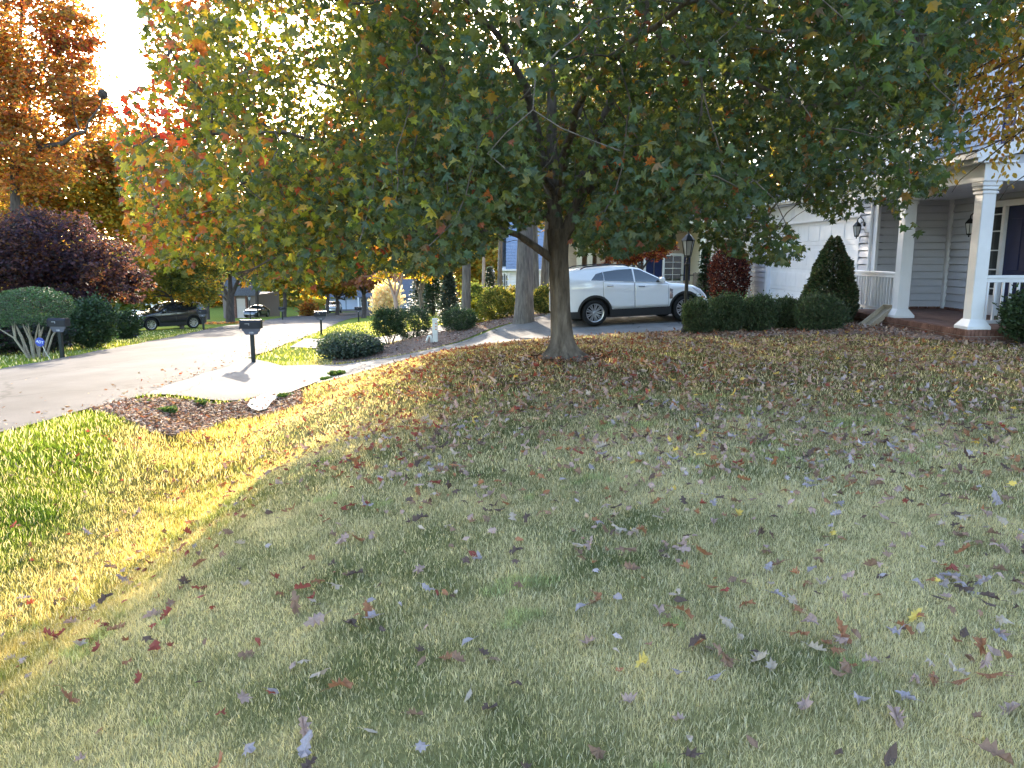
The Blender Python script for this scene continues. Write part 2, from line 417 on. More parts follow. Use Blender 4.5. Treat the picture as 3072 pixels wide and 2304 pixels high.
def paving(name, c1, c2, crack, ckscale, stretch=(1, 1, 1), streak=.25):
    """Weathered paving: blotches, fine grit, long streaks and a net of dark cracks."""
    m = pm(name, c1, rough=.92, scale=.9, col2=c2, bump=.4, bscale=70, spec=.12, detail=11)
    nt = m.node_tree; N = nt.nodes; L = nt.links; b = N["Principled BSDF"]
    src = b.inputs['Base Color'].links[0].from_socket
    tc = N.new("ShaderNodeTexCoord"); mp = N.new("ShaderNodeMapping"); mp.inputs['Scale'].default_value = stretch
    L.new(tc.outputs['Object'], mp.inputs[0])
    wob = N.new("ShaderNodeTexNoise"); wob.inputs['Scale'].default_value = 1.3; wob.inputs['Detail'].default_value = 6
    L.new(mp.outputs[0], wob.inputs['Vector'])
    ad = N.new("ShaderNodeMixRGB"); ad.blend_type = 'ADD'; ad.inputs[0].default_value = .55; L.new(mp.outputs[0], ad.inputs[1]); L.new(wob.outputs['Color'], ad.inputs[2])
    vo = N.new("ShaderNodeTexVoronoi"); vo.feature = 'DISTANCE_TO_EDGE'; vo.inputs['Scale'].default_value = ckscale; L.new(ad.outputs[0], vo.inputs['Vector'])
    r1 = N.new("ShaderNodeMapRange"); r1.inputs[1].default_value = .0; r1.inputs[2].default_value = .012; r1.inputs[3].default_value = crack; r1.inputs[4].default_value = 1.0; L.new(vo.outputs['Distance'], r1.inputs[0])
    m2 = N.new("ShaderNodeMapping"); m2.inputs['Scale'].default_value = (1.3, .07, 1); L.new(tc.outputs['Object'], m2.inputs[0])
    st = N.new("ShaderNodeTexNoise"); st.inputs['Scale'].default_value = 1.0; st.inputs['Detail'].default_value = 7; L.new(m2.outputs[0], st.inputs['Vector'])
    r2 = N.new("ShaderNodeMapRange"); r2.inputs[1].default_value = .35; r2.inputs[2].default_value = .65; r2.inputs[3].default_value = 1 - streak; r2.inputs[4].default_value = 1 + streak; L.new(st.outputs[0], r2.inputs[0])
    gr = N.new("ShaderNodeTexNoise"); gr.inputs['Scale'].default_value = 160; gr.inputs['Detail'].default_value = 2; L.new(tc.outputs['Object'], gr.inputs['Vector'])
    r3 = N.new("ShaderNodeMapRange"); r3.inputs[1].default_value = .3; r3.inputs[2].default_value = .7; r3.inputs[3].default_value = .72; r3.inputs[4].default_value = 1.28; L.new(gr.outputs[0], r3.inputs[0])
    a = N.new("ShaderNodeMath"); a.operation = 'MULTIPLY'; L.new(r1.outputs[0], a.inputs[0]); L.new(r2.outputs[0], a.inputs[1])
    c = N.new("ShaderNodeMath"); c.operation = 'MULTIPLY'; L.new(a.outputs[0], c.inputs[0]); L.new(r3.outputs[0], c.inputs[1])
    vm = N.new("ShaderNodeVectorMath"); vm.operation = 'SCALE'; L.new(src, vm.inputs[0]); L.new(c.outputs[0], vm.inputs['Scale'])
    L.new(vm.outputs[0], b.inputs['Base Color'])
    return m
road_m = paving("worn_asphalt", (.066, .060, .060), (.098, .089, .088), .5, .3, (1, .6, 1), .2)
poly = []
ys = np.r_[np.arange(-30, 124, 1.0)]
Vr = []; 
for y in ys:
    a, b = float(polyx(NEAR_EDGE, y)), float(polyx(FAR_EDGE, y))
    w = .06 * math.sin(y * 2.1) + .05 * math.sin(y * 5.3 + 1)
    for t in np.linspace(0, 1, 9): Vr.append((a + w + (b - a - 2 * w) * t, y, zr(y) + .035 + .05 * (1 - (2 * t - 1) ** 2)))
# turning head at the far end
F = []
m = len(ys)
for i in range(m - 1):
    for k in range(8): F.append((i * 9 + k + 1, i * 9 + k, (i + 1) * 9 + k, (i + 1) * 9 + k + 1))
me = mk_mesh("road", Vr, [i for f in F for i in f], [4] * len(F), road_m, smooth=True)
tag(link("road", me), "sunlit worn asphalt street running downhill", kind="structure")
conc_m = paving("exposed_concrete", (.135, .127, .124), (.20, .188, .18), .45, .42, (1, 1, 1), .16)
sheet("driveway", DRIVE, .03, conc_m, .25, "pale concrete driveway climbing from the street to the garage")
sheet("neighbor_driveway", DRIVE2, .03, conc_m, .4, "pale concrete driveway of the next house")
cross = [(-17, 119), (-24, 120), (-27, 122), (-36, 124), (-36, 131), (-14, 131), (-6, 124), (-9, 116)]
sheet("road_end", cross, .03, road_m, .8, "sunlit street end in front of the far house")

# ------------------------------------------------------------------ foliage builders
def T_maple():
    r = [(0, 0), (.26, -.07), (.20, .12), (.54, .26), (.31, .40), (.37, .64), (.15, .60), (0, 1.0)]
    pts = r + [(-x, y) for x, y in r[-2:0:-1]]
    V = [(x, y - .1, -.28 * abs(x) - .22 * (y - .3) ** 2) for x, y in pts] + [(0, .24, .03)]
    n = len(pts)
    return np.array(V), [(n, i, (i + 1) % n) for i in range(n)]
def T_oak():
    r = [(0, 0), (.10, .08), (.26, .14), (.12, .27), (.36, .38), (.15, .50), (.34, .66), (.13, .72), (.16, .90), (0, 1.0)]
    pts = r + [(-x, y) for x, y in r[-2:0:-1]]
    V = [(x, y - .4, -.35 * abs(x) + .3 * (y - .5) ** 2) for x, y in pts] + [(0, .1, .05)]
    n = len(pts)
    return np.array(V), [(n, i, (i + 1) % n) for i in range(n)]
def T_oval():
    V = [(0, 0, 0), (.30, .32, -.10), (.24, .72, -.14), (0, 1, -.12), (-.24, .72, -.14), (-.30, .32, -.10), (0, .5, .0)]
    return np.array(V), [(0, 1, 2, 6), (6, 2, 3, 4), (0, 6, 4, 5)]
def T_rhomb():
    return np.array([(0, 0, 0), (.34, .45, -.12), (0, 1, -.05), (-.34, .45, -.12)]), [(0, 1, 2), (0, 2, 3)]
TM, TO, TV, TD = T_maple(), T_oak(), T_oval(), T_rhomb()
def unit(a): return a / np.maximum(np.linalg.norm(a, axis=1, keepdims=True), 1e-9)
def leaf_cloud(name, C, tip, nrm, size, col, tmpl, mat):
    T, F = tmpl
    tip = unit(tip); nrm = unit(nrm - tip * np.sum(nrm * tip, axis=1, keepdims=True)); side = np.cross(tip, nrm)
    s = size[:, None, None]
    V = C[:, None, :] + s * (T[None, :, 0:1] * side[:, None, :] + T[None, :, 1:2] * tip[:, None, :] + T[None, :, 2:3] * nrm[:, None, :])
    n, m = len(C), len(T)
    fl = np.array([i for f in F for i in f]); ft = np.array([len(f) for f in F])
    loops = (fl[None] + (np.arange(n) * m)[:, None]).ravel()
    return mk_mesh(name, V.reshape(-1, 3), loops, np.tile(ft, n), mat, np.repeat(col, m, axis=0))
def leaf_cloud_multi(name, C, tip, nrm, size, col, tmpls, mat):
    """One mesh whose leaves take turns between several curled forms."""
    Vs = []; Ls = []; Ts = []; Cs = []; b = 0
    g = np.arange(len(C)) % len(tmpls)
    for i, T in enumerate(tmpls):
        k = g == i
        me = leaf_cloud("tmp", C[k], tip[k], nrm[k], size[k], col[k], T, None)
        A = np.zeros(len(me.vertices) * 3, np.float32); me.vertices.foreach_get("co", A)
        B = np.zeros(len(me.loops), np.int32); me.loops.foreach_get("vertex_index", B)
        D = np.zeros(len(me.polygons), np.int32); me.polygons.foreach_get("loop_total", D)
        Vs.append(A.reshape(-1, 3)); Ls.append(B + b); Ts.append(D); Cs.append(np.repeat(col[k], len(T[0]), axis=0)); b += len(me.vertices)
        bpy.data.meshes.remove(me)
    return mk_mesh(name, np.concatenate(Vs), np.concatenate(Ls), np.concatenate(Ts), mat, np.concatenate(Cs))
def bent(T, side, along, twist):
    V, F = T; V = V.copy()
    V[:, 2] += side * V[:, 0] ** 2 * 2.2 + along * (V[:, 1] - .3) ** 2 + twist * V[:, 0] * (V[:, 1] - .3)
    V[:, 0] *= 1 - .3 * abs(side)
    return V, F
def pick(rg, pal, n, jit=.22):
    """n colours from a palette [(rgb, weight)] with per-leaf brightness jitter."""
    w = np.array([p[1] for p in pal], float); c = np.array([p[0] for p in pal], float)
    k = rg.choice(len(pal), n, p=w / w.sum())
    return c[k] * (1 + (rg.random((n, 1)) - .5) * 2 * jit) * (1 + (rg.random((n, 3)) - .5) * .16)
def dirs(rg, n, down=.4, up=.6):
    a = rg.random(n) * 2 * np.pi
    tip = np.c_[np.cos(a), np.sin(a), -down + (rg.random(n) - .5) * .9]
    nr = rg.normal(size=(n, 3)) * .55 + np.array([0, 0, up])
    return tip, nr
def ell_pts(rg, n, c, r, shell=.55):
    u = unit(rg.normal(size=(n, 3))); rad = (shell ** 3 + (1 - shell ** 3) * rg.random(n)) ** (1 / 3)
    inner = rg.random(n) < .25; rad[inner] = rg.random(inner.sum()) ** (1 / 3)
    return np.array(c) + u * rad[:, None] * np.array(r)

bark_m = pm("maple_bark", (.055, .042, .036), rough=.95, scale=11, col2=(.175, .142, .122), bump=1.0, bscale=26, stretch=(1, 1, .22), spec=.2)
oakbark_m = pm("oak_bark", (.09, .075, .066), rough=.95, scale=16, col2=(.205, .178, .155), bump=1.0, bscale=22, stretch=(1, 1, .15), spec=.15)
darkbark_m = pm("dark_bark", (.045, .036, .034), rough=.95, scale=14, col2=(.10, .08, .072), bump=.9, bscale=26, stretch=(1, 1, .2), spec=.15)
palebark_m = pm("smooth_pale_bark", (.27, .19, .155), rough=.8, scale=7, col2=(.42, .32, .27), bump=.4, bscale=18, stretch=(1, 1, .35), spec=.25)
leaf_m = leaf_mat("broadleaf", .38, (4.5, 3.8, 1.1), rough=.5, spec=.3)
far_leaf_m = leaf_mat("autumn_leaf", .50, (2.5, 2.1, .95), rough=.6, spec=.25)
needle_m = leaf_mat("evergreen_leaf", .18, (2.0, 2.2, .9), rough=.5, spec=.35)

# ------------------------------------------------------------------ the maple in the lawn
def make_maple():
    rg = np.random.default_rng(21)
    bx, by = .82, 12.0; bz = tzf(bx, by)
    root = thing("maple_tree", (bx, by, bz), "broad maple with a stout grey trunk and half turned leaves standing in the front lawn", "tree")
    limbs = [
        ([(1668, 720, 12), (1658, 600, 12), (1657, 455, 12.05), (1655, 282, 12.1), (1640, 100, 12.2), (1632, -150, 12.3), (1640, -500, 12.4)], .125, .03),
        ([(1690, 712, 12), (1728, 625, 11.9), (1764, 551, 11.8), (1792, 420, 11.4), (1850, 250, 10.9), (1915, 150, 10.5), (1945, 0, 10.2), (1990, -250, 9.9)], .115, .03),
        ([(1664, 560, 12), (1700, 430, 12.4), (1747, 304, 12.9), (1790, 150, 13.3), (1800, -100, 13.8)], .085, .025),
        ([(1655, 600, 12), (1618, 420, 11.9), (1580, 260, 11.4), (1512, 130, 10.9), (1400, 0, 10.3), (1290, -130, 9.8)], .085, .025),
        ([(1655, 775, 12), (1600, 738, 11.9), (1550, 702, 11.7), (1500, 690, 11.5), (1420, 700, 11.1), (1290, 700, 10.4), (1130, 680, 9.7)], .07, .016),
        ([(1655, 660, 12), (1560, 600, 11.8), (1400, 560, 11.2), (1200, 505, 10.4), (980, 430, 9.6), (760, 380, 8.9)], .06, .014),
        ([(1660, 520, 12), (1500, 420, 12.6), (1250, 330, 13.2), (950, 250, 13.8), (700, 180, 14.2)], .06, .014),
        ([(1700, 655, 12), (1800, 605, 11.6), (1950, 585, 11.1), (2150, 620, 10.4), (2340, 690, 9.8)], .055, .013),
        ([(1745, 590, 11.9), (1900, 470, 11.8), (2100, 400, 11.6), (2350, 380, 11.2), (2600, 430, 10.8)], .055, .013),
        ([(1680, 600, 12), (1695, 460, 10.6), (1740, 300, 9.2), (1850, 160, 8.0), (2050, 20, 7.0), (2200, -150, 6.4)], .06, .014),
        ([(1670, 590, 12), (1560, 430, 10.8), (1400, 280, 9.6), (1250, 120, 8.6), (1150, -60, 7.8)], .05, .012),
        ([(1680, 560, 12.1), (1650, 480, 13.5), (1560, 430, 15.0), (1500, 420, 16.3)], .055, .013),
        ([(1700, 560, 12.1), (1800, 470, 13.4), (1950, 430, 14.8), (2080, 420, 15.8)], .055, .013),
    ]
    # skeleton nodes
    N = []; par = []; hand = []
    def addpath(pts, r0, r1, first):
        last = first; n = len(pts)
        for i in range(n - 1):
            a, b = pts[i], pts[i + 1]; m = max(1, int((b - a).length / .22))
            for k in range(m):
                t = (i + k / m) / (n - 1)
                N.append(tuple(a.lerp(b, k / m) + Vector(rg.normal(size=3) * .012))); par.append(last); hand.append(r0 + (r1 - r0) * t ** .8); last = len(N) - 1
    trunk_px = [(1690, 1045), (1686, 1000), (1681, 900), (1678, 800), (1676, 720), (1675, 690)]
    tp = [P(a, b, 12.0) for a, b in trunk_px]
    addpath([Vector((bx, by, bz))] + tp, .19, .15, -1)
    top = len(N) - 1
    base_n = len(N)
    for pts, r0, r1 in limbs:
        pp = [P(*q) for q in pts]
        # join to the nearest existing node
        d = [(Vector(N[i]) - pp[0]).length for i in range(len(N))]
        addpath(pp, r0, r1, int(np.argmin(d)))
    # attraction points in the crown volume
    MASK = [(416, -200), (416, 140), (458, 236), (335, 300), (325, 380), (345, 480), (370, 640), (415, 720), (430, 790), (555, 825), (590, 775), (667, 805), (736, 855), (805, 872), (889, 890), (958, 868), (1055, 825), (1153, 805), (1250, 820), (1333, 820), (1389, 790), (1472, 757), (1514, 708), (1600, 670), (1680, 640), (1722, 757), (1847, 772), (1972, 740), (2022, 742), (2030, 684), (2090, 684), (2100, 748), (2125, 752), (2222, 772), (2292, 790), (2361, 796), (2417, 770), (2430, 736), (2389, 694), (2333, 639), (2305, 611), (2361, 590), (2444, 639), (2486, 667), (2542, 652), (2611, 611), (2667, 611), (2680, 736), (2736, 736), (2757, 694), (2722, 611), (2764, 583), (2833, 583), (2861, 500), (2903, 417), (2917, 347), (2847, 278), (3000, 140), (3120, 60), (3400, -200), (3400, -9000), (416, -9000)]
    A = ell_pts(rg, 7000, (.5, 11.0, 4.9), (7.4, 6.8, 4.7), .35)
    A = np.concatenate([A, ell_pts(rg, 950, (-3.3, 13.4, 3.5), (3.5, 4.2, 2.3), .2)])
    px, py, f = proj(A)
    ok = inpoly(px, py, MASK) & (A[:, 2] > 1.25) & (f > 4.6)
    # leave a pocket around the bole and thin the sunny side
    ok &= (np.hypot(A[:, 0] - .82, A[:, 1] - 12) > .55)
    thin = (px < 1050) & (py < 470)
    ok &= ~(thin & (rg.random(len(A)) < .45))
    ok &= ~((A[:, 2] > 6.6) & (rg.random(len(A)) < .45))
    hole = vnoise(A[:, 0] + 3 * A[:, 1], A[:, 2] * 1.0 + A[:, 1] * .3, .9, 61) * .5 + vnoise(px, py, 95, 62) * .5
    ok &= hole > np.where(px < 1200, np.where(py > 430, .36, .44), np.where((px > 2250) & (py > 230) & (py < 640) & (px < 3100), .45, .35))
    A = A[ok]
    alive = np.ones(len(A), bool)
    for it in range(46):
        kd = kdtree.KDTree(len(N))
        for i, p in enumerate(N): kd.insert(p, i)
        kd.balance()
        pull = {}
        for a in np.nonzero(alive)[0]:
            q = A[a]; co, i, d = kd.find(q)
            if i < base_n - 4 : 
                if d > 3: continue
            if d < .3: alive[a] = False; continue
            if d < 3.4:
                v = (q - np.array(co)) / d
                if i in pull: pull[i] += v
                else: pull[i] = v.copy()
        if not pull: break
        for i, v in pull.items():
            l = np.linalg.norm(v)
            if l < 1e-3: continue
            v = v / l + np.array([0, 0, .06]) + rg.normal(size=3) * .12
            v /= np.linalg.norm(v)
            N.append(tuple(np.array(N[i]) + v * .24)); par.append(i); hand.append(0)
    n = len(N); rad = np.zeros(n)
    kids = [[] for _ in range(n)]
    for i, p in enumerate(par):
        if p >= 0: kids[p].append(i)
    acc = np.zeros(n)
    for i in range(n - 1, -1, -1):
        if not kids[i]: acc[i] = .0045 ** 2.35
        if par[i] >= 0: acc[par[i]] += acc[i]
    rad = np.minimum(acc ** (1 / 2.35), .06)
    rad = np.where(np.array(hand) > 0, np.maximum(hand, .006), rad)
    # tubes along chains
    mb = MB(); seen = np.zeros(n, bool)
    order = [i for i in range(n) if par[i] < 0 or True]
    for s in range(base_n, n):
        p = par[s]
        if seen[s]: continue
        main = max(kids[p], key=lambda c: rad[c]) if kids[p] else -1
        if p >= base_n and main == s and not (hand[s] > 0 and hand[p] == 0): 
            continue_chain = True
            if seen[p] or True:
                # handled when its parent chain is walked
                pass
        chain = [p, s]; seen[s] = True
        while kids[chain[-1]]:
            c = max(kids[chain[-1]], key=lambda q: rad[q])
            if seen[c]: break
            chain.append(c); seen[c] = True
        r = [rad[i] for i in chain]; r[0] = min(rad[p], rad[s] * 1.15)
        k = 12 if r[1] > .05 else (7 if r[1] > .02 else 4)
        mb.tube([N[i] for i in chain], r, k, cap=False)
    mb.build("limbs", bark_m, root, smooth=True, org=(bx, by, bz))
    # bole with root flare
    zt = 2.02; Vb = []; Fb = []; K = 40; rows = 46
    cxs = np.interp(np.linspace(0, 1, rows), [0, .04, .18, .4, .65, .86, 1], [bx, bx, *[q.x for q in (tp[1], tp[2], tp[3], tp[4], tp[5])]])
    for j in range(rows):
        t = j / (rows - 1); z = -.12 + (zt + .12) * t
        for i in range(K):
            a = 2 * math.pi * i / K
            r = lerp(.168, .145, t) + .03 * max(0, t - .8) / .2
            fl = math.exp(-max(0, z + .02) / .13)
            r += fl * (.14 + .16 * max(0, math.cos(5 * a + .6)) ** 2 + (.12 if math.cos(a - .1) > .6 else 0) + (.1 if math.cos(a - 3.5) > .7 else 0))
            r *= 1 + .035 * math.sin(7 * a + z * 3) + .02 * math.sin(13 * a - z * 7) + .05 * (float(vnoise(np.array([a * 3]), np.array([z * 2]), .5, 9)[0]) - .5)
            Vb.append((cxs[j] - bx + r * math.cos(a), r * math.sin(a), z))
    for j in range(rows - 1):
        for i in range(K): Fb.append((j * K + i, j * K + (i + 1) % K, (j + 1) * K + (i + 1) % K, (j + 1) * K + i))
    me = mk_mesh("trunk", Vb, [i for f in Fb for i in f], [4] * len(Fb), bark_m, smooth=True)
    link("trunk", me, root)
    # leaves in sprays round every attraction point
    per = 40; m = len(A)
    C = np.repeat(A, per, axis=0) + rg.normal(size=(m * per, 3)) * np.array([.21, .21, .13])
    px, py, f = proj(C)
    infr = (px > -200) & (px < 3300) & (py > -300) & (py < 2400)
    ok = (inpoly(px, py, MASK) | ~infr) & (f > 4.2)
    ok &= ~((np.hypot(C[:, 0] - .82, C[:, 1] - 12) < .3) & (C[:, 2] < 2.1))
    for line, w, dd in (([(1676, 720), (1657, 520), (1655, 290)], 40, 12.0), ([(1690, 705), (1728, 625), (1764, 551)], 30, 11.8), ([(1700, 430), (1747, 304)], 26, 12.4), ([(1620, 420), (1580, 260), (1512, 130), (1405, 0)], 20, 10.9)):
        lx = np.interp(py, [q[1] for q in line[::-1]], [q[0] for q in line[::-1]])
        ok &= ~((np.abs(px - lx) < w) & (py > line[-1][1]) & (py < line[0][1]) & (f < dd) & (rg.random(len(px)) < .86))
    C = C[ok]; k = len(C); px = px[ok]; py = py[ok]
    tip, nr = dirs(rg, k, .75, .45)
    size = .05 + .07 * rg.random(k) ** .8
    left = np.clip((1500 - px) / 1000, 0, 1); lowleft = np.clip((1300 - px) / 700, 0, 1) * np.clip((py - 250) / 250, 0, 1)
    dark = pick(rg, [((.034, .056, .036), 5), ((.048, .068, .036), 4), ((.070, .080, .034), 2.0), ((.11, .07, .035), .38), ((.13, .045, .03), .13)], k)
    gold = pick(rg, [((.055, .070, .026), 4), ((.10, .115, .026), 4), ((.16, .145, .03), 2.4), ((.20, .11, .03), .9), ((.20, .06, .025), .4)], k)
    rust = pick(rg, [((.22, .085, .03), 3), ((.19, .045, .025), 1.6), ((.07, .08, .03), 3), ((.19, .13, .03), 2)], k)
    cl = vnoise(px, py, 150, 5)
    col = np.where((rg.random(k) < left)[:, None], gold, dark)
    redz = ((px < 620) & (rg.random(k) < .32)) | ((cl > .66) & (rg.random(k) < .32 * (left + .15)))
    col = np.where(redz[:, None], rust, col)
    redtip = (px < 560) & (py > 230) & (py < 430) & (rg.random(k) < .42)
    col = np.where(redtip[:, None], pick(rg, [((.26, .03, .025), 2), ((.28, .07, .025), 1)], k), col)
    me = leaf_cloud_multi("crown", C - np.array([bx, by, bz]), tip, nr, size, col, [TM, bent(TM, -.5, -.5, .3), bent(TM, .45, -.7, -.4), bent(TM, -.8, .2, -.5), bent(TM, .2, .5, .7)], leaf_m)
    link("crown", me, root)
    print("maple: attractors", m, "nodes", n, "leaves", k)
make_maple()

# ------------------------------------------------------------------ mulch beds
mulch_m = pm("bark_mulch", (.11, .075, .06), rough=.95, scale=26, col2=(.27, .20, .17), bump=1.0, bscale=60, spec=.15, detail=9)
sheet("mulch_bed", BED_A, .02, mulch_m, .2, "bare bark mulch bed beside the driveway mouth")
sheet("mulch_bed", BED_B, .02, mulch_m, .25, "dark mulch bed under the clipped hedge and along the porch")
sheet("mulch_bed", BED_C, .02, mulch_m, .3, "leaf strewn mulch slope above the driveway")
def scatter_in(rg, poly, n):
    p = np.array(poly); out = []
    while len(out) < n:
        x = rg.uniform(p[:, 0].min(), p[:, 0].max(), n); y = rg.uniform(p[:, 1].min(), p[:, 1].max(), n)
        k = inpoly(x, y, poly); out += list(zip(x[k], y[k]))
    return np.array(out[:n])
rg = np.random.default_rng(5)
mulch_pts = np.concatenate([scatter_in(rg, BED_A, 5200), scatter_in(rg, BED_B, 3000), scatter_in(rg, BED_C, 5000)])
k = region(mulch_pts[:, 0], mulch_pts[:, 1]) == 3; mulch_pts = mulch_pts[k]
n = len(mulch_pts)
C = np.c_[mulch_pts, tz(mulch_pts[:, 0], mulch_pts[:, 1]) + .03 + rg.random(n) * .02]
tip, nr = dirs(rg, n, 0, .9)
ctrl = np.arange(n) < 0
sz = rg.uniform(.03, .085, n)
col = pick(rg, [((.14, .09, .07), 4), ((.27, .20, .17), 3), ((.36, .28, .25), 2), ((.09, .06, .05), 2), ((.24, .11, .07), 1)], n)
litter_m = leaf_mat("dry_leaf", .22, (1.9, 1.5, .9), rough=.7, spec=.15)
tag(link("mulch_chips", leaf_cloud("mulch_chips", C, tip, nr, sz, col, TD, litter_m)), "bark chips and leaf scraps on the mulch beds", kind="stuff")

# ------------------------------------------------------------------ turf blades
def make_grass():
    rg = np.random.default_rng(3)
    X = []; Y = []
    def band(d0, d1, dens, half=42):
        a = math.radians(half); area = a * (d1 * d1 - d0 * d0)
        n = int(area * dens)
        d = np.sqrt(rg.uniform(d0 * d0, d1 * d1, n)); t = rg.uniform(-a, a, n)
        return d * np.sin(t), d * np.cos(t)
    Vs = []; Ls = []; Ts = []; Cs = []; base = 0
    for d0, d1, dens, w, hs in ((1.6, 3.4, 17000, .0028, .80), (3.4, 5.5, 10000, .0036, .84), (5.5, 9, 3400, .0056, .95), (9, 14, 950, .010, 1.2), (14, 22, 330, .017, 1.35), (22, 50, 40, .035, 1.6)):
        x, y = band(d0, d1, dens)
        if d1 <= 9:                       # the turf goes on beside and behind the viewpoint
            xa, ya = band(.0 if d0 < 2 else d0, d1, dens * .3, 105); k1 = np.abs(np.arctan2(xa, ya)) > R(42); k1 |= np.hypot(xa, ya) < 1.6
            x = np.r_[x, xa[k1]]; y = np.r_[y, ya[k1]]
        elif d1 <= 14:
            xa, ya = band(d0, d1, dens * .5, 62); k1 = np.abs(np.arctan2(xa, ya)) > R(42); x = np.r_[x, xa[k1]]; y = np.r_[y, ya[k1]]
        if d0 >= 22: 
            k0 = (x < 6); x = x[k0]; y = y[k0]
        k = region(x, y) == 0
        k &= np.hypot(x - .9, y - 12) > .55 + .35 * rg.random(len(x))
        x = x[k]; y = y[k]; n = len(x)
        gap = vnoise(x, y, .22, 31) * .6 + vnoise(x, y, .7, 32) * .4
        k = rg.random(n) < np.clip(.55 + gap * .9, 0, 1); x = x[k]; y = y[k]; n = len(x)
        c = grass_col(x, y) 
        j = rg.random(n)
        straw = rg.random(n) < .27
        c = c * (.72 + .6 * j[:, None])
        c[straw] = np.array([.47, .43, .34]) * (.8 + .5 * j[straw, None])
        h = rg.uniform(.022, .05, n) * hs * (1 + .35 * (vnoise(x, y, .5, 33) - .5))
        s = x - np.interp(y, [0, 5, 8, 10, 12, 16], [-2.9, -3.1, -3.4, -4.1, -4.5, -4.6])
        h *= 1 + .6 * np.clip(1 - np.abs(s) / 1.1, 0, 1) + .5 * (s < -.8)
        tuft = (vnoise(x, y, .45, 35) * .7 + vnoise(x, y, .12, 36) * .3) > .76; h[tuft] *= 1.3; c[tuft] = c[tuft] * np.array([.72, .86, .7])
        z = tz(x, y) - .006
        a = rg.random(n) * 2 * np.pi; lean = rg.uniform(.1, .75, n) * h; la = rg.random(n) * 2 * np.pi
        dx, dy = np.cos(a) * w / 2 * rg.uniform(.7, 1.3, n), np.sin(a) * w / 2
        lx, ly = np.cos(la) * lean, np.sin(la) * lean
        P0 = np.c_[x - dx, y - dy, z]; P1 = np.c_[x + dx, y + dy, z]
        P2 = np.c_[x + dx * .8 + lx * .35, y + dy * .8 + ly * .35, z + h * .58]; P3 = np.c_[x - dx * .8 + lx * .35, y - dy * .8 + ly * .35, z + h * .58]
        P4 = np.c_[x + lx, y + ly, z + h]
        V = np.stack([P0, P1, P2, P3, P4], 1).reshape(-1, 3)
        L = (np.array([0, 1, 2, 3, 3, 2, 4])[None] + (np.arange(n) * 5)[:, None] + base).ravel()
        Vs.append(V); Ls.append(L); Ts.append(np.tile([4, 3], n)); base += 5 * n
        cc = np.repeat(c[:, None], 5, 1); 
        Cs.append(cc.reshape(-1, 3))
    m = leaf_mat("grass_blade", .42, (2.3, 2.0, .8), rough=.6, spec=.08)
    me = mk_mesh("lawn_grass", np.concatenate(Vs), np.concatenate(Ls), np.concatenate(Ts), m, np.concatenate(Cs))
    tag(link("lawn_grass", me), "patchy mown fescue and straw on the lawn and bank", kind="stuff")
    print("blades", base // 5)
make_grass()

# ------------------------------------------------------------------ fallen leaves
PAL = {"lilac-grey": (.30, .25, .265), "pale tan": (.38, .30, .24), "brown": (.22, .13, .09), "rust": (.26, .115, .06), "red": (.24, .06, .045), "yellow": (.56, .40, .10), "dark brown": (.10, .065, .055), "pinkish tan": (.33, .225, .195)}
SHAPE = {"three-lobed": TM, "deeply lobed": TO, "oval": TV}
POSE = {"lying flat": .18, "cupped": .5, "curled": .85}
def curled(T, k, seed):
    V, F = T; rg = np.random.default_rng(seed); V = V.copy()
    a = rg.random() * 3
    t = V[:, 0] * math.cos(a) + (V[:, 1] - .4) * math.sin(a)
    V[:, 2] = V[:, 2] * (.5 + k) * rg.choice([-1, 1]) + k * 1.3 * t * t * rg.choice([1, 1, -1]) + rg.normal(size=len(V)) * .05 * (1 + k)
    V[:, 0] *= 1 - .35 * k
    V[:, 2] -= V[:, 2].min()
    V[:, 1] -= .4
    return V, F
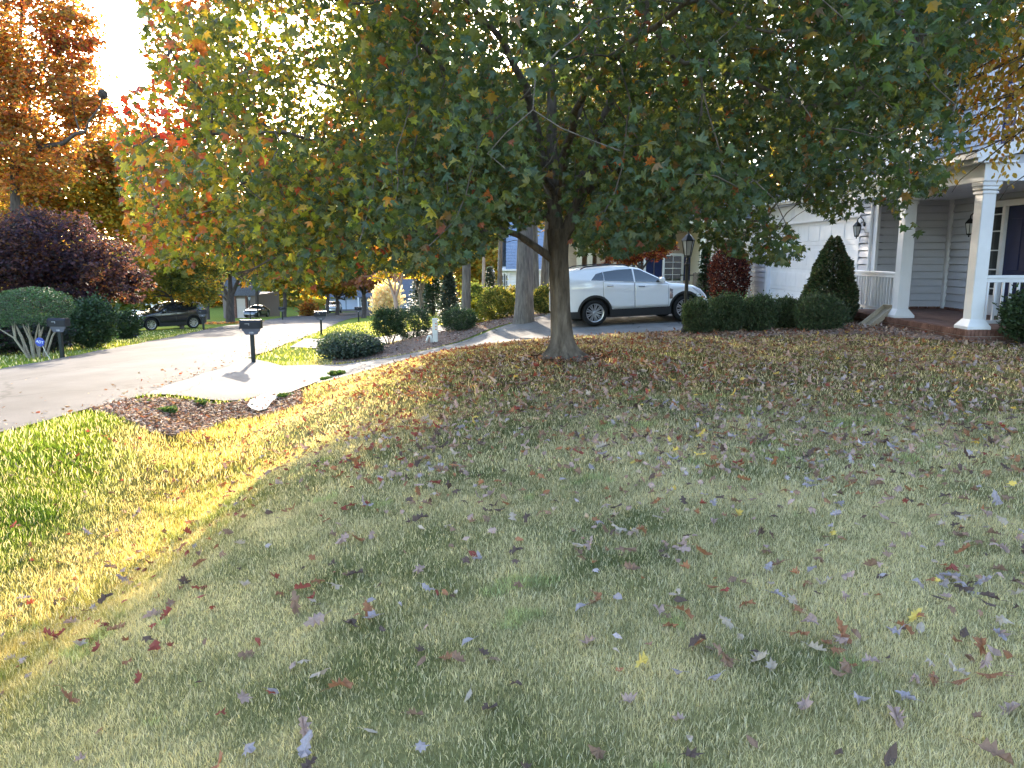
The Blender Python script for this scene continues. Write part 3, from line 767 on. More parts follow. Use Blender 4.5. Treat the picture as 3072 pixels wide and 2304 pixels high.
def make_litter():
    rg = np.random.default_rng(44)
    n = 46000
    x = rg.uniform(-5.6, 13, n); y = rg.uniform(.4, 19, n)
    dens = np.interp(y, [1.2, 3, 4.5, 6, 7.5, 9, 13, 15, 19], [.15, .20, .30, .50, .80, .95, 1.0, .85, .7])
    dens = dens * np.where(x < -.8, np.interp(x, [-5.6, -4, -2.6, -.8], [.10, .16, .42, .85]), 1) * (.35 + 1.3 * vnoise(x, y, .7, 51)) * np.where((x > .4) & (y < 7), 1.5, 1)
    gully = np.exp(-((x - np.interp(y, [0, 5, 8, 10], [-2.55, -2.7, -3.0, -3.7])) / .13) ** 2) * (y < 10)
    dens = np.maximum(dens, gully * .5)
    r = region(x, y)
    k = (rg.random(n) < dens) & ((r == 0) | (r == 3) | ((r == 2) & (rg.random(n) < .06))) & (np.hypot(x - .82, y - 12) > .35)
    x = x[k]; y = y[k]; n = len(x)
    names = list(PAL); wts = np.array([2.0, 2.2, 3.6, 2.0, .35, .3, 2.4, 3.2])
    ck = rg.choice(len(names), n, p=wts / wts.sum())
    red = ((x < -.9) & (rg.random(n) < .36)) | ((y > 9) & (x < 3) & (rg.random(n) < .22)); ck[red] = np.where(rg.random(red.sum()) < .55, 3, 4)
    sk = rg.choice(3, n, p=[.42, .26, .32])
    pk = rg.choice(3, n, p=[.25, .4, .35])
    size = np.where(sk == 1, rg.uniform(.068, .112, n), rg.uniform(.038, .078, n))
    z = tz(x, y) + rg.uniform(.012, .030, n)
    z[region(x, y) == 2] -= .0
    X = np.c_[x, y, z]
    px, py, f = proj(X)
    vis = (px > 5) & (px < 3067) & (py > 0) & (py < 2299) & (f > 0)
    score = np.where(vis, size / f, -1)
    order = np.argsort(-score)
    ind = order[:300]; rest = order[300:]
    mats = {}
    meshes = {}
    sn = list(SHAPE); pn = list(POSE)
    rot = rg.random(n) * 2 * np.pi; tx = rg.normal(size=n) * .28; ty = rg.normal(size=n) * .28
    XI = X[ind]
    used = {}
    for q, i in enumerate(ind):
        key = (names[ck[i]], sn[sk[i]], pn[pk[i]], int(rg.integers(2)))
        if key not in meshes:
            if key[0] not in mats:
                c = np.array(PAL[key[0]])
                mm = pm("dry_leaf_" + key[0].replace(" ", "_").replace("-", "_"), c * .8, rough=.6, scale=14, col2=c * 1.2, spec=.15, bump=.3, bscale=30)
                nt = mm.node_tree; b = nt.nodes["Principled BSDF"]; out = nt.nodes["Material Output"]
                tr = nt.nodes.new("ShaderNodeBsdfTranslucent"); tr.inputs[0].default_value = (*(c * 1.3), 1)
                ms = nt.nodes.new("ShaderNodeMixShader"); ms.inputs[0].default_value = .25
                nt.links.new(b.outputs[0], ms.inputs[1]); nt.links.new(tr.outputs[0], ms.inputs[2]); nt.links.new(ms.outputs[0], out.inputs[0])
                mats[key[0]] = mm
            V, F = curled(SHAPE[key[1]], POSE[key[2]], hash(key[1:]) % 1000 if False else (len(meshes) * 7 + 3))
            mb = MB(); mb.v = [tuple(p) for p in V]; mb.f = [tuple(f_) for f_ in F]
            s0 = V[0]
            mb.tube([s0, s0 + np.array([.03, -.16, .03]), s0 + np.array([.08, -.36, .01])], [.012, .011, .014], 3)
            me = mk_mesh("fallen_leaf", mb.v, [a for f_ in mb.f for a in f_], [len(f_) for f_ in mb.f], mats[key[0]], smooth=False)
            meshes[key] = me
        o = link("fallen_leaf", meshes[key])
        o.location = X[i]; o.scale = (size[i],) * 3
        o.rotation_euler = (tx[i], ty[i], rot[i])
        dd = np.hypot(XI[:, 0] - X[i, 0], XI[:, 1] - X[i, 1]); dd[q] = 9
        j = ind[int(np.argmin(dd))]
        sw = "large " if size[i] > .092 else ("small " if size[i] < .050 else "")
        place = "on the bank" if x[i] < -1.2 else ""
        lab = " ".join(f"{sw}{names[ck[i]]} {sn[sk[i]]} leaf {pn[pk[i]]} {place} next to a {names[ck[j]]} {sn[sk[j]]} leaf".split())
        if len(lab.split()) > 16: lab = lab.replace(" on the bank", "").replace("lying flat", "flat", 1)
        tag(o, lab, "fallen leaf", "fallen leaves scattered on the lawn")
    n = len(rest)
    Xr = X[rest]
    col = np.array([PAL[q] for q in names])[ck[rest]] * (1 + (rg.random((n, 1)) - .5) * .5)
    tip = np.c_[np.cos(rot[rest]), np.sin(rot[rest]), rg.normal(size=n) * .3]; nr = np.c_[rg.normal(size=(n, 2)) * .4, np.ones(n)]
    parts = []
    V_all = []; L_all = []; T_all = []; C_all = []; b = 0
    for s in range(3):
        for v in range(4):
            T = curled(SHAPE[sn[s]], (.3, .6, .9, .5)[v], v * 5 + s)
            kk = (sk[rest] == s) & ((np.arange(n) % 4) == v)
            me = leaf_cloud("tmp", Xr[kk], tip[kk], nr[kk], size[rest][kk], col[kk], T, litter_m)
            nv = len(me.vertices); A = np.zeros(nv * 3, np.float32); me.vertices.foreach_get("co", A)
            B = np.zeros(len(me.loops), np.int32); me.loops.foreach_get("vertex_index", B)
            Tt = np.zeros(len(me.polygons), np.int32); me.polygons.foreach_get("loop_total", Tt)
            V_all.append(A.reshape(-1, 3)); L_all.append(B + b); T_all.append(Tt); C_all.append(np.repeat(col[kk], len(T[0]), axis=0)); b += nv
            bpy.data.meshes.remove(me)
    me = mk_mesh("leaf_litter", np.concatenate(V_all), np.concatenate(L_all), np.concatenate(T_all), litter_m, np.concatenate(C_all))
    tag(link("leaf_litter", me), "countless dry leaves spread over the farther lawn and beds", kind="stuff")
    print("litter", n)
make_litter()

# ------------------------------------------------------------------ trees and shrubs beyond the lawn
def blob(px, py, d, rx, ry, rd=None):
    """Crown ellipsoid measured on the photograph: centre, radii (metres)."""
    c = P(px, py, d); k = d / FPX
    return (tuple(c), (rx * k, (rd if rd is not None else max(rx, ry) * k * .8), ry * k))
def crown_leaves(rg, blobs, n, clump=.5, nclump=None, shell=.5, sigma=None):
    vol = np.array([b[1][0] * b[1][1] * b[1][2] for b in blobs]) ** .75; share = vol / vol.sum()
    out = []
    for b, s in zip(blobs, share):
        k = max(8, int(n * s)); nc = nclump or int(np.clip(k // 110, 14, 130))
        cc = ell_pts(rg, nc, (0, 0, 0), b[1], shell); cc = cc * (.66 + .6 * rg.random((nc, 1))) + np.array(b[0])
        r = sigma or (b[1][0] * b[1][1] * b[1][2]) ** (1 / 3) * .155
        who = rg.integers(0, nc, k)
        p = cc[who] + rg.normal(size=(k, 3)) * r * np.array([1, 1, .62])
        loose = rg.random(k) > clump + .35
        p[loose] = ell_pts(rg, loose.sum(), b[0], b[1], shell)
        out.append(p)
    return np.concatenate(out)
def tree(name, label, base, blobs, n, pal, size, tr=.15, bark=None, limbs=6, seed=0, tmpl=TD, mat=None, cat="tree", group=None, hand=None, crot=.55, trunk_name="trunk", flare=1.5, clump=.5, down=.35, stems=1, spread=.0, grad=None, zmin=None, nclump=None):
    rg = np.random.default_rng(seed + 100)
    bx, by = base[0], base[1]; bz = tzf(bx, by) if len(base) < 3 else base[2]
    root = thing(name, (bx, by, bz), label, cat, group)
    bark = bark or darkbark_m
    o = np.array([bx, by, bz])
    main = max(blobs, key=lambda b: b[1][0] * b[1][2])
    mc = np.array(main[0])
    mb = MB()
    if hand is None:
        for s in range(stems):
            a = 2 * math.pi * (s + rg.random() * .6) / max(stems, 1)
            st = np.array([math.cos(a), math.sin(a), 0]) * spread * (.25 if stems > 1 else 0)
            tgt = mc - o
            top = st * 4 * (1 if stems > 1 else 0) + np.array([tgt[0] * crot, tgt[1] * crot, max(tgt[2] * crot, .3)])
            pts = [st + rg.normal(size=3) * 0 + np.array([0, 0, -.1]), st + np.array([0, 0, .12]), lerp(st, top, .5) + rg.normal(size=3) * tr * .35, top]
            mb.tube(pts, [tr * flare, tr * 1.12, tr * .92, tr * .75], 10, cap=False)
            for l in range(limbs):
                b = blobs[int(rg.integers(len(blobs)))]
                e = np.array(b[0]) - o + unit(rg.normal(size=(1, 3)))[0] * np.array(b[1]) * .75
                m = lerp(top, e, .45) + rg.normal(size=3) * .12 * np.linalg.norm(e - top) + np.array([0, 0, .08])
                mb.tube([top - np.array([0, 0, tr]), lerp(top, m, .5), m, lerp(m, e, .55), e], [tr * .55, tr * .42, tr * .28, tr * .16, tr * .06], 6, cap=False)
                for q in range(2):
                    s0 = lerp(m, e, rg.random() * .7); e2 = s0 + (e - m) * .5 + rg.normal(size=3) * .3 * np.linalg.norm(e - m)
                    mb.tube([s0, lerp(s0, e2, .5) + rg.normal(size=3) * .05, e2], [tr * .16, tr * .1, tr * .04], 4, cap=False)
    else:
        for pts, r0, r1 in hand:
            pp = [np.array(P(*q)) - o for q in pts]; k = len(pp)
            mb.tube(pp, [r0 + (r1 - r0) * i / (k - 1) for i in range(k)], 10, cap=False)
    if mb.v: mb.build(trunk_name, bark, root, smooth=True)
    if n:
        p = crown_leaves(rg, blobs, n, clump, nclump)
        g = tz(p[:, 0], p[:, 1]) + .03
        p = p[p[:, 2] > (g if zmin is None else np.maximum(g, zmin))]
        k = len(p)
        tip, nr = dirs(rg, k, down, .5)
        col = pick(rg, pal, k)
        if grad is not None:
            w = np.clip((vnoise(p[:, 0] + p[:, 1] * .4, p[:, 2] * 1.3, main[1][0] * .45, seed) - .42) * 4, 0, 1)
            w = np.clip(w * .75 + .5 * np.clip((p[:, 2] - mc[2]) / main[1][2], -1, 1) * grad[1], 0, 1)
            m = rg.random(k) < w
            col[m] = pick(rg, grad[0], int(m.sum()))
        me = leaf_cloud("crown", p - o, tip, nr, rg.uniform(.7, 1.3, k) * size, col, tmpl, mat or far_leaf_m)
        link("crown", me, root)
    return root
RED = [((.24, .05, .03), 3), ((.30, .09, .03), 2), ((.13, .05, .045), 2), ((.08, .06, .045), 1)]
ORANGE = [((.29, .13, .04), 3), ((.26, .17, .04), 2), ((.26, .08, .035), 1.5), ((.14, .12, .04), 1.2), ((.11, .07, .04), 1.2)]
GOLD = [((.33, .22, .03), 3), ((.24, .20, .035), 2.5), ((.30, .14, .025), 1.3), ((.12, .13, .03), 1.6)]
OLIVE = [((.10, .12, .03), 3), ((.16, .16, .035), 2), ((.055, .08, .028), 2), ((.24, .19, .04), 1)]
PURPLE = [((.040, .022, .040), 4), ((.06, .028, .042), 2), ((.022, .018, .028), 2), ((.11, .05, .04), .5)]
GREEN = [((.030, .055, .024), 4), ((.045, .075, .03), 2), ((.022, .038, .02), 2)]
LIME = [((.20, .23, .03), 3), ((.13, .17, .03), 2), ((.30, .26, .04), 1.4)]

# left side of the street
def at(px, d): return (float(P(px, 900, d).x), d)
t1 = tree("sweetgum_tree", "tall sweetgum with red top and orange crown across the street", at(45, 33),
     [blob(50, 60, 33, 200, 190), blob(150, 300, 33, 165, 120), blob(60, 470, 33, 170, 110), blob(-60, 250, 33, 120, 200), blob(250, 350, 33, 70, 60), blob(210, 110, 33, 60, 110)], 34000, ORANGE, .19, seed=1, grad=(RED, 1.0),
     hand=[([(48, 1010, 33), (46, 700, 33), (45, 560, 33), (40, 440, 33)], .24, .15), ([(40, 470, 33), (36, 300, 33.2), (60, 120, 33.4), (70, -60, 33.5)], .13, .04), ([(48, 510, 33), (80, 480, 32.8), (130, 440, 32.6), (190, 430, 32.3), (225, 402, 32), (255, 396, 32)], .13, .06), ([(120, 450, 32.6), (100, 400, 32.5), (88, 330, 32.4), (92, 290, 32.3)], .075, .04), ([(92, 300, 32.3), (60, 240, 32.3), (40, 200, 32.3)], .05, .02), ([(92, 300, 32.3), (125, 200, 32.3), (150, 150, 32.3)], .045, .02), ([(255, 396, 32), (268, 360, 32), (300, 320, 31.8), (309, 290, 31.8)], .05, .02), ([(240, 400, 32), (220, 330, 32), (215, 290, 32)], .035, .015), ([(48, 480, 33), (10, 440, 33), (-40, 380, 33)], .08, .03)], clump=.35)
nb = MB()
rgn = np.random.default_rng(8)
for i in range(90):
    u = unit(rgn.normal(size=(1, 3)))[0]; r = .17 * (.55 + .45 * rgn.random()); w = np.cross(u, rgn.normal(size=3)); w = w / np.linalg.norm(w)
    nb.tube([u * r - w * .12, u * r * 1.08, u * r + w * .12], [.014, .02, .012], 4)
nest = nb.build("squirrel_nest", darkbark_m); nest.location = P(309, 283, 31.8)
tag(nest, "dark round twig nest at the tip of a limb of the orange tree", "nest")
tree("gold_maple_tree", "golden yellow maple behind the purple leaved tree", at(240, 42),
     [blob(230, 560, 42, 190, 150), blob(120, 610, 41, 130, 110), blob(330, 480, 42, 120, 100), blob(380, 640, 42, 90, 120)], 26000, GOLD, .24, tr=.2, seed=2, grad=(ORANGE, .5), clump=.35)
tree("olive_tree", "thin olive green tree behind the golden maple", at(420, 56),
     [blob(430, 620, 56, 120, 160), blob(520, 700, 56, 120, 130)], 16000, OLIVE, .27, tr=.2, seed=3, clump=.35)
tree("purple_plum_tree", "dark purple leaved tree above the clipped round shrub", at(170, 29),
     [blob(120, 740, 29, 190, 110), blob(300, 800, 29, 110, 80), blob(20, 820, 29, 140, 110), blob(200, 880, 29, 140, 60), blob(380, 850, 30, 60, 60)], 26000, PURPLE, .15, tr=.15, seed=4, grad=([((.10, .045, .05), 1), ((.14, .07, .045), .6), ((.05, .03, .045), 2)], .3), clump=.3)
# clipped round shrub with bare stems
bx, by = at(88, 22.6)
sb = MB(); rgs = np.random.default_rng(12); gz = tzf(bx, by)
stems = []
for i in range(15):
    a = rgs.random() * 6.28; r0 = rgs.random() * .28; r1 = .35 + rgs.random() * .75
    p0 = np.array([math.cos(a) * r0, math.sin(a) * r0 * .6, -.05]); p2 = np.array([math.cos(a) * r1, math.sin(a) * r1 * .7, .95 + rgs.random() * .2])
    p1 = lerp(p0, p2, .5) + rgs.normal(size=3) * .07 + np.array([0, 0, .1])
    stems.append(([p0, lerp(p0, p1, .5), p1, lerp(p1, p2, .6), p2], rgs.uniform(.018, .034)))
root = thing("clipped_shrub", (bx, by, gz), "mushroom shaped clipped evergreen shrub on many bare stems by the street", "shrub")
for p, r in stems: sb.tube([np.array(q) for q in p], [r * 1.3, r * 1.1, r, r * .8, r * .5], 6, cap=False)
sb.build("stems", pm("shrub_stems", (.20, .17, .13), col2=(.33, .28, .22), rough=.9, scale=20, bump=.5), root, smooth=True)
b1 = blob(92, 925, 22.6, 118, 62)
pp = np.concatenate([ell_pts(rgs, 11000, b1[0], (b1[1][0], 1.05, b1[1][2]), .86)])
pp = pp[pp[:, 2] > b1[0][2] - b1[1][2] * .75 ] + 0
pp += (vnoise(pp[:, 0], pp[:, 2] + pp[:, 1], .22, 4)[:, None] - .5) * .14
k = len(pp); tip, nr = dirs(rgs, k, -.5, .3); 
link("crown", leaf_cloud("crown", pp - np.array([bx, by, gz]), tip, nr, rgs.uniform(.035, .06, k), pick(rgs, [((.035, .075, .03), 3), ((.06, .11, .05), 2), ((.03, .05, .025), 2)], k), TV, needle_m), root)

def hedge_bush(label, px, py, d, rx, ry, n, pal, size, seed, name="shrub", rd=None, tmpl=TV, mat=None, ground=True, box=.0, group=None, cat="shrub", stems=5, lift=0.0, down=-.3):
    rg = np.random.default_rng(seed + 500)
    c, r = blob(px, py, d, rx, ry, rd)
    bx, by = c[0], c[1]; gz = tzf(bx, by)
    root = thing(name, (bx, by, gz), label, cat, group)
    top = c[2] + r[2]; cz = (top + gz + lift) / 2 if ground else c[2]; rz = (top - gz - lift) / 2 if ground else r[2]
    n = int(n * 1.4); p = ell_pts(rg, n, (0, 0, 0), (1, 1, 1), .74)
    if box: 
        q = np.max(np.abs(p), axis=1, keepdims=True); l = np.linalg.norm(p, axis=1, keepdims=True); p = p * (1 - box + box * l / np.maximum(q, .2))
    p = p * np.array([r[0], r[1], rz]) + np.array([0, 0, cz - gz])
    p += (vnoise(p[:, 0] * 1.0 + p[:, 2], p[:, 1] + p[:, 2] * .7, .22, seed)[:, None] - .5) * min(r[0], rz) * .42 + rg.normal(size=p.shape) * size * .8
    stray = rg.random(len(p)) < .07; p[stray] *= 1 + .2 * rg.random((stray.sum(), 1))
    p = p[p[:, 2] > .01]
    k = len(p); tip, nr = dirs(rg, k, down, .35)
    tip += p / np.array([r[0], r[1], max(rz, .1)]) * .8 * np.array([1, 1, .4])
    mb = MB()
    for i in range(stems):
        a = rg.random() * 6.28; e = np.array([math.cos(a) * r[0] * .6, math.sin(a) * r[1] * .6, rz * 1.1])
        s = np.array([math.cos(a) * r[0] * .12, math.sin(a) * r[1] * .12, -.05])
        mb.tube([s, lerp(s, e, .4) + rg.normal(size=3) * .06 * r[0], e], [.022, .016, .008], 5, cap=False)
    if mb.v: mb.build("stems", darkbark_m, root)
    link("foliage", leaf_cloud("foliage", p, tip, nr, rg.uniform(.7, 1.3, k) * size, pick(rg, pal, k), tmpl, mat or needle_m), root)
    return root
hedge_bush("tall dark laurel shrub between the purple tree and the street", 272, 960, 27, 62, 60, 5000, GREEN, .10, 1)
hedge_bush("low dark shrub behind the street mailbox on the left", 200, 985, 29, 50, 40, 3000, GREEN, .09, 2)
hedge_bush("dark shrub in the shade left of the parked black crossover", 375, 975, 37, 42, 38, 2500, GREEN, .11, 3)
hedge_bush("dim shrub mass at the foot of the mushroom shaped shrub", -20, 985, 25, 70, 75, 5000, PURPLE + GREEN, .09, 4)
hedge_bush("dark low shrub behind the stems of the mushroom shaped shrub", 100, 1005, 25.5, 95, 48, 5000, [((.02, .03, .02), 2), ((.035, .025, .03), 1)], .09, 5)
tree("laceleaf_maple_tree", "green and yellow spreading maple overhanging the parked black crossover", at(540, 47),
     [blob(480, 800, 47, 130, 60), blob(580, 840, 47, 90, 70), blob(380, 860, 45, 70, 45), blob(600, 770, 47, 70, 60), blob(450, 880, 48, 60, 35)], 20000, [((.10, .12, .035), 3), ((.17, .17, .04), 2), ((.05, .075, .03), 2)], .17, tr=.12, seed=6, grad=(GOLD, .4), clump=.4)
tree("dark_street_tree", "dark crowned tree with forking limbs standing on orange fallen leaves", at(692, 58),
     [blob(690, 780, 58, 95, 55), blob(630, 820, 58, 50, 45), blob(750, 810, 58, 60, 45), blob(690, 700, 58, 130, 70)], 9000, PURPLE + GREEN, .22, seed=7,
     hand=[([(691, 965, 58), (690, 930, 58), (692, 880, 58)], .36, .26), ([(690, 905, 58), (665, 850, 58), (640, 815, 58), (620, 780, 58)], .16, .05), ([(692, 890, 58), (690, 830, 58), (688, 760, 58)], .2, .06), ([(694, 890, 58), (715, 840, 58), (740, 800, 58), (755, 770, 58)], .16, .05), ([(692, 915, 58), (660, 880, 58), (640, 860, 58)], .09, .04)], clump=.4)
for i, (px, py, d, rx, ry, pal, lab, n) in enumerate([
    (850, 770, 82, 110, 95, GOLD, "broad yellow tree over the bend of the street", 9000),
    (980, 740, 100, 110, 110, LIME, "yellow green tree beyond the street end", 8000),
    (770, 720, 95, 90, 120, OLIVE, "olive tree behind the dark street tree", 7000),
    (1090, 815, 74, 95, 45, [((.30, .14, .12), 3), ((.24, .12, .08), 2), ((.32, .2, .07), 1)], "low pinkish tree right of the street end", 6000),
    (1010, 845, 90, 70, 35, GOLD, "small yellow tree above the far garage", 4000),
    (1090, 660, 115, 130, 130, GOLD, "tall golden tree behind the far house", 8000),
    (1290, 640, 100, 120, 140, OLIVE, "tall green tree far behind the spruces", 8000),
    (620, 690, 90, 90, 130, GOLD, "yellow tree behind the green and yellow maple", 7000),
    (1440, 760, 78, 90, 100, GOLD, "gold tree behind the pale slender trunk", 7000),
    (1500, 620, 100, 100, 120, OLIVE, "dim green tree beyond the white house", 6000)]):
    tree("roadside_tree", lab, at(px, d), [blob(px, py, d, rx, ry), blob(px + rx * .5, py + ry * .35, d - 3, rx * .55, ry * .5), blob(px - rx * .5, py + ry * .3, d + 2, rx * .5, ry * .5)], n * 2, pal, .0048 * d, tr=.22, seed=20 + i, group="trees along the far street", clump=.45)
# right side: crape myrtles, spruces, oaks
tree("crape_myrtle_tree", "vase shaped crape myrtle with pinkish bare trunk behind the clipped bush", at(1188, 33),
     [blob(1180, 780, 33, 90, 45), blob(1110, 740, 33, 80, 60), blob(1230, 750, 33, 80, 50), blob(1170, 660, 33, 120, 80)], 9500, LIME + GOLD, .11, seed=40, bark=palebark_m,  # highest blob added behind the maple crown to shade the mid lawn
     hand=[([(1197, 965, 33), (1190, 925, 33), (1184, 885, 33)], .12, .09), ([(1184, 895, 33), (1168, 845, 33), (1150, 800, 32.6), (1120, 750, 32)], .07, .02), ([(1184, 890, 33), (1186, 840, 33.3), (1180, 790, 33.5)], .06, .02), ([(1187, 892, 33), (1202, 850, 33), (1214, 800, 33), (1240, 740, 33)], .065, .02), ([(1172, 860, 33), (1140, 835, 32), (1090, 828, 31)], .03, .01)], clump=.45)
tree("crape_myrtle_tree", "second crape myrtle with greyer trunk behind the white utility post", at(1265, 36),
     [blob(1280, 790, 36, 75, 50), blob(1330, 740, 36, 85, 60), blob(1240, 740, 36, 60, 60)], 6000, GOLD + LIME, .12, seed=41, bark=oakbark_m,
     hand=[([(1267, 955, 36), (1264, 915, 36), (1261, 880, 36)], .13, .09), ([(1261, 890, 36), (1245, 845, 36), (1230, 800, 36)], .06, .02), ([(1262, 885, 36), (1276, 845, 36), (1300, 800, 36), (1330, 770, 36)], .06, .02), ([(1262, 885, 36), (1262, 830, 36), (1268, 770, 36)], .05, .02)], clump=.45)
def conifer(label, px, ybase, ytop, d, half, n, pal, seed, name="spruce_tree", size=.13, group=None):
    rg = np.random.default_rng(seed)
    bx, by = at(px, d); gz = tzf(bx, by); top = P(px, ytop, d).z - gz; k = d / FPX
    root = thing(name, (bx, by, gz), label, "conifer", group)
    MB().tube([(0, 0, -.1), (0, 0, top * .5), (0, 0, top)], [.10, .06, .01], 7).build("trunk", darkbark_m, root, smooth=True)
    lev = rg.random(n) ** .75; a = rg.random(n) * 6.28
    tier = (np.floor(lev * 13) + .5) / 13; 
    lob = .72 + .28 * np.cos(a * 6 + tier * 40)
    r = half * k * (1 - lev) ** .85 * (.25 + .75 * rg.random(n) ** .6) * lob + .03
    z = top * (.05 + .95 * (lev * .5 + tier * .5)) - r * .22
    p = np.c_[r * np.cos(a), r * np.sin(a), z] + rg.normal(size=(n, 3)) * .04
    tip = np.c_[np.cos(a), np.sin(a), rg.normal(size=n) * .35 + .05]; nr = np.c_[rg.normal(size=(n, 2)) * .4, np.ones(n)]
    link("crown", leaf_cloud("crown", p, tip, nr, rg.uniform(.7, 1.3, n) * size, pick(rg, pal, n), TD, needle_m), root)
SPR = [((.05, .075, .06), 3), ((.09, .11, .09), 2), ((.035, .05, .04), 2), ((.15, .15, .10), .6)]
conifer("bluish spruce behind the grey oak trunk bases", 1347, 930, 815, 33, 46, 4200, SPR, 61)
conifer("dark spruce behind the second crape myrtle", 1265, 935, 790, 46, 60, 3800, SPR, 62, size=.16)
conifer("dark green spruce left of the bluish spruce", 1300, 925, 800, 44, 48, 3400, GREEN, 63, size=.16)
conifer("small bluish conifer under the white lamp of the next house", 1470, 880, 800, 47, 36, 2400, SPR, 64, size=.13)
oak_pal = OLIVE + [((.30, .17, .04), 1.2), ((.22, .10, .04), 1)]
def oak(label, px, d, wpx, top_px, blobs, n, seed, bark=None, lean=0):
    w = wpx * d / FPX / 2
    bx, by = at(px, d)
    gz = tzf(bx, by)
    k = FPX / d
    ybase = 768 - (gz - EYE) * k
    return tree("oak_tree", label, (bx, by), blobs, n, oak_pal, .19, seed=seed, bark=bark or oakbark_m, group="tall trees beyond the driveway",
        hand=[([(px, ybase + 6, d), (px + 1, ybase - 14, d), (px + 2 + lean * .2, ybase - 60, d), (px + 4 + lean * .5, 760, d), (px + 8 + lean, 600, d), (px + 10 + lean, 350, d)], w * 1.45, w * .7)] +
             [([(px + 8 + lean, 560 - 60 * i, d), (px + s * 80, 470 - 60 * i, d + s), (px + s * 170, 380 - 70 * i, d + 2 * s)], w * .4, .04) for i, s in enumerate((-1, 1, -1, 1))], clump=.5)
oak("massive grey oak trunk at the driveway edge behind the maple", 1571, 23.8, 50, 0, [blob(1560, 380, 23.8, 300, 170, 3.2), blob(1800, 300, 25, 250, 160, 3)], 8500, 70)
oak("slimmer trunk just right of the massive oak, leaning left", 1606, 30, 24, 0, [blob(1620, 330, 30, 260, 170, 4)], 4500, 71, lean=-14)
oak("furrowed brown trunk closest to the maple stem on its left", 1628, 31, 24, 0, [blob(1880, 480, 34, 250, 150, 4), blob(2050, 420, 36, 180, 150, 4), blob(1770, 640, 34, 170, 70, 3)], 30000, 72, lean=14)  # crown set right of its trunk and thickened to shade the garage door
oak("straight grey trunk left of the massive oak beyond the bushes", 1396, 28.5, 25, 0, [blob(1380, 450, 28.5, 260, 180, 3.4)], 12000, 73)  # crown lowered and thickened to shade the lawn around the maple
oak("pale slender trunk beside the white lamp of the next house", 1448, 44, 9, 0, [blob(1440, 480, 44, 130, 130, 4)], 3500, 74, bark=palebark_m)
oak("thin brown trunk at the corner of the white house", 1497, 46, 13, 0, [blob(1520, 480, 46, 140, 130, 4)], 3500, 75)
tree("red_japanese_maple_tree", "small red leaved maple in front of the beige house", at(1925, 35),
     [blob(1900, 755, 35, 90, 28), blob(1990, 740, 35, 45, 25), blob(1860, 785, 35, 50, 25)], 4200, [((.12, .03, .025), 3), ((.24, .06, .035), 2), ((.32, .18, .05), 1.0), ((.07, .03, .03), 1)], .13, seed=80,
     hand=[([(1930, 910, 35), (1928, 840, 35), (1925, 800, 35)], .09, .07), ([(1925, 815, 35), (1900, 780, 35), (1860, 760, 35)], .05, .02), ([(1925, 810, 35), (1950, 775, 35), (1990, 745, 35)], .05, .02), ([(1926, 805, 35), (1925, 770, 35), (1915, 740, 35)], .045, .015)])
conifer("narrow dark evergreen beside the red bush", 2112, 900, 735, 28, 24, 2600, GREEN, 81, name="cypress_tree", size=.1)
hedge_bush("tall dark red barberry like bush left of the garage", 2188, 815, 26.5, 56, 82, 6500, [((.07, .022, .022), 4), ((.13, .035, .03), 2), ((.22, .08, .05), .7), ((.035, .016, .02), 2)], .075, 82, mat=far_leaf_m, cat="bush", name="red_bush")
# bushes on the leafy slope
hedge_bush("clipped dark bush with bare legs at the top of the juniper bank", 1166, 965, 23.5, 42, 36, 4200, GREEN + [((.06, .09, .04), 1)], .055, 90, box=.55, lift=.30)
hedge_bush("dark boxwood behind the white utility post", 1240, 955, 25.5, 44, 26, 3000, GREEN, .055, 91, box=.3)
hedge_bush("low dark boxwood mound on the leafy slope", 1379, 955, 24.3, 49, 26, 3600, GREEN, .05, 92, box=.3)
hedge_bush("sunlit azalea bush left of the massive oak", 1490, 910, 26.5, 52, 42, 3800, [((.07, .10, .03), 3), ((.14, .16, .05), 2), ((.24, .21, .07), 1)], .07, 93, mat=far_leaf_m)
hedge_bush("yellowish azalea bush touching the left of the massive oak", 1540, 900, 27.5, 34, 34, 2200, [((.12, .13, .04), 2), ((.26, .21, .08), 2), ((.06, .08, .03), 1)], .07, 94, mat=far_leaf_m)
hedge_bush("yellow green bush between the massive oak and the maple", 1628, 905, 26.5, 34, 40, 3000, [((.10, .13, .04), 2), ((.25, .23, .07), 2), ((.045, .07, .03), 2)], .07, 95, mat=far_leaf_m)
hedge_bush("bright lime shrub in the sun near the straight grey trunk", 1430, 935, 29, 34, 30, 2200, LIME, .08, 96, mat=far_leaf_m)
hedge_bush("green shrub behind the bright lime shrub", 1425, 880, 38, 36, 28, 2200, [((.06, .10, .04), 2), ((.14, .17, .06), 1)], .10, 97, mat=far_leaf_m)
hedge_bush("white plumed grass clump glowing in the sun", 1160, 890, 60, 32, 26, 2600, [((.55, .50, .42), 3), ((.45, .38, .26), 1)], .28, 98, mat=far_leaf_m, tmpl=TD, name="plume_grass", cat="grass clump", stems=0, down=-1.4)
hedge_bush("small russet shrub beside the street bend", 925, 930, 84, 20, 14, 900, ORANGE, .3, 99, mat=far_leaf_m)
hedge_bush("spreading grey green juniper on the bank below the clipped bush", 1052, 1040, 22.0, 92, 27, 6500, [((.045, .065, .05), 3), ((.08, .10, .075), 2), ((.03, .045, .035), 2)], .075, 100, tmpl=TD, rd=1.1, name="juniper_shrub", stems=6, down=-.1)
hedge_bush("smaller juniper patch beside the next house's driveway", 1035, 1010, 26.5, 70, 10, 2600, [((.05, .07, .05), 3), ((.10, .12, .08), 2)], .08, 101, tmpl=TD, rd=.7, name="juniper_shrub", stems=3)
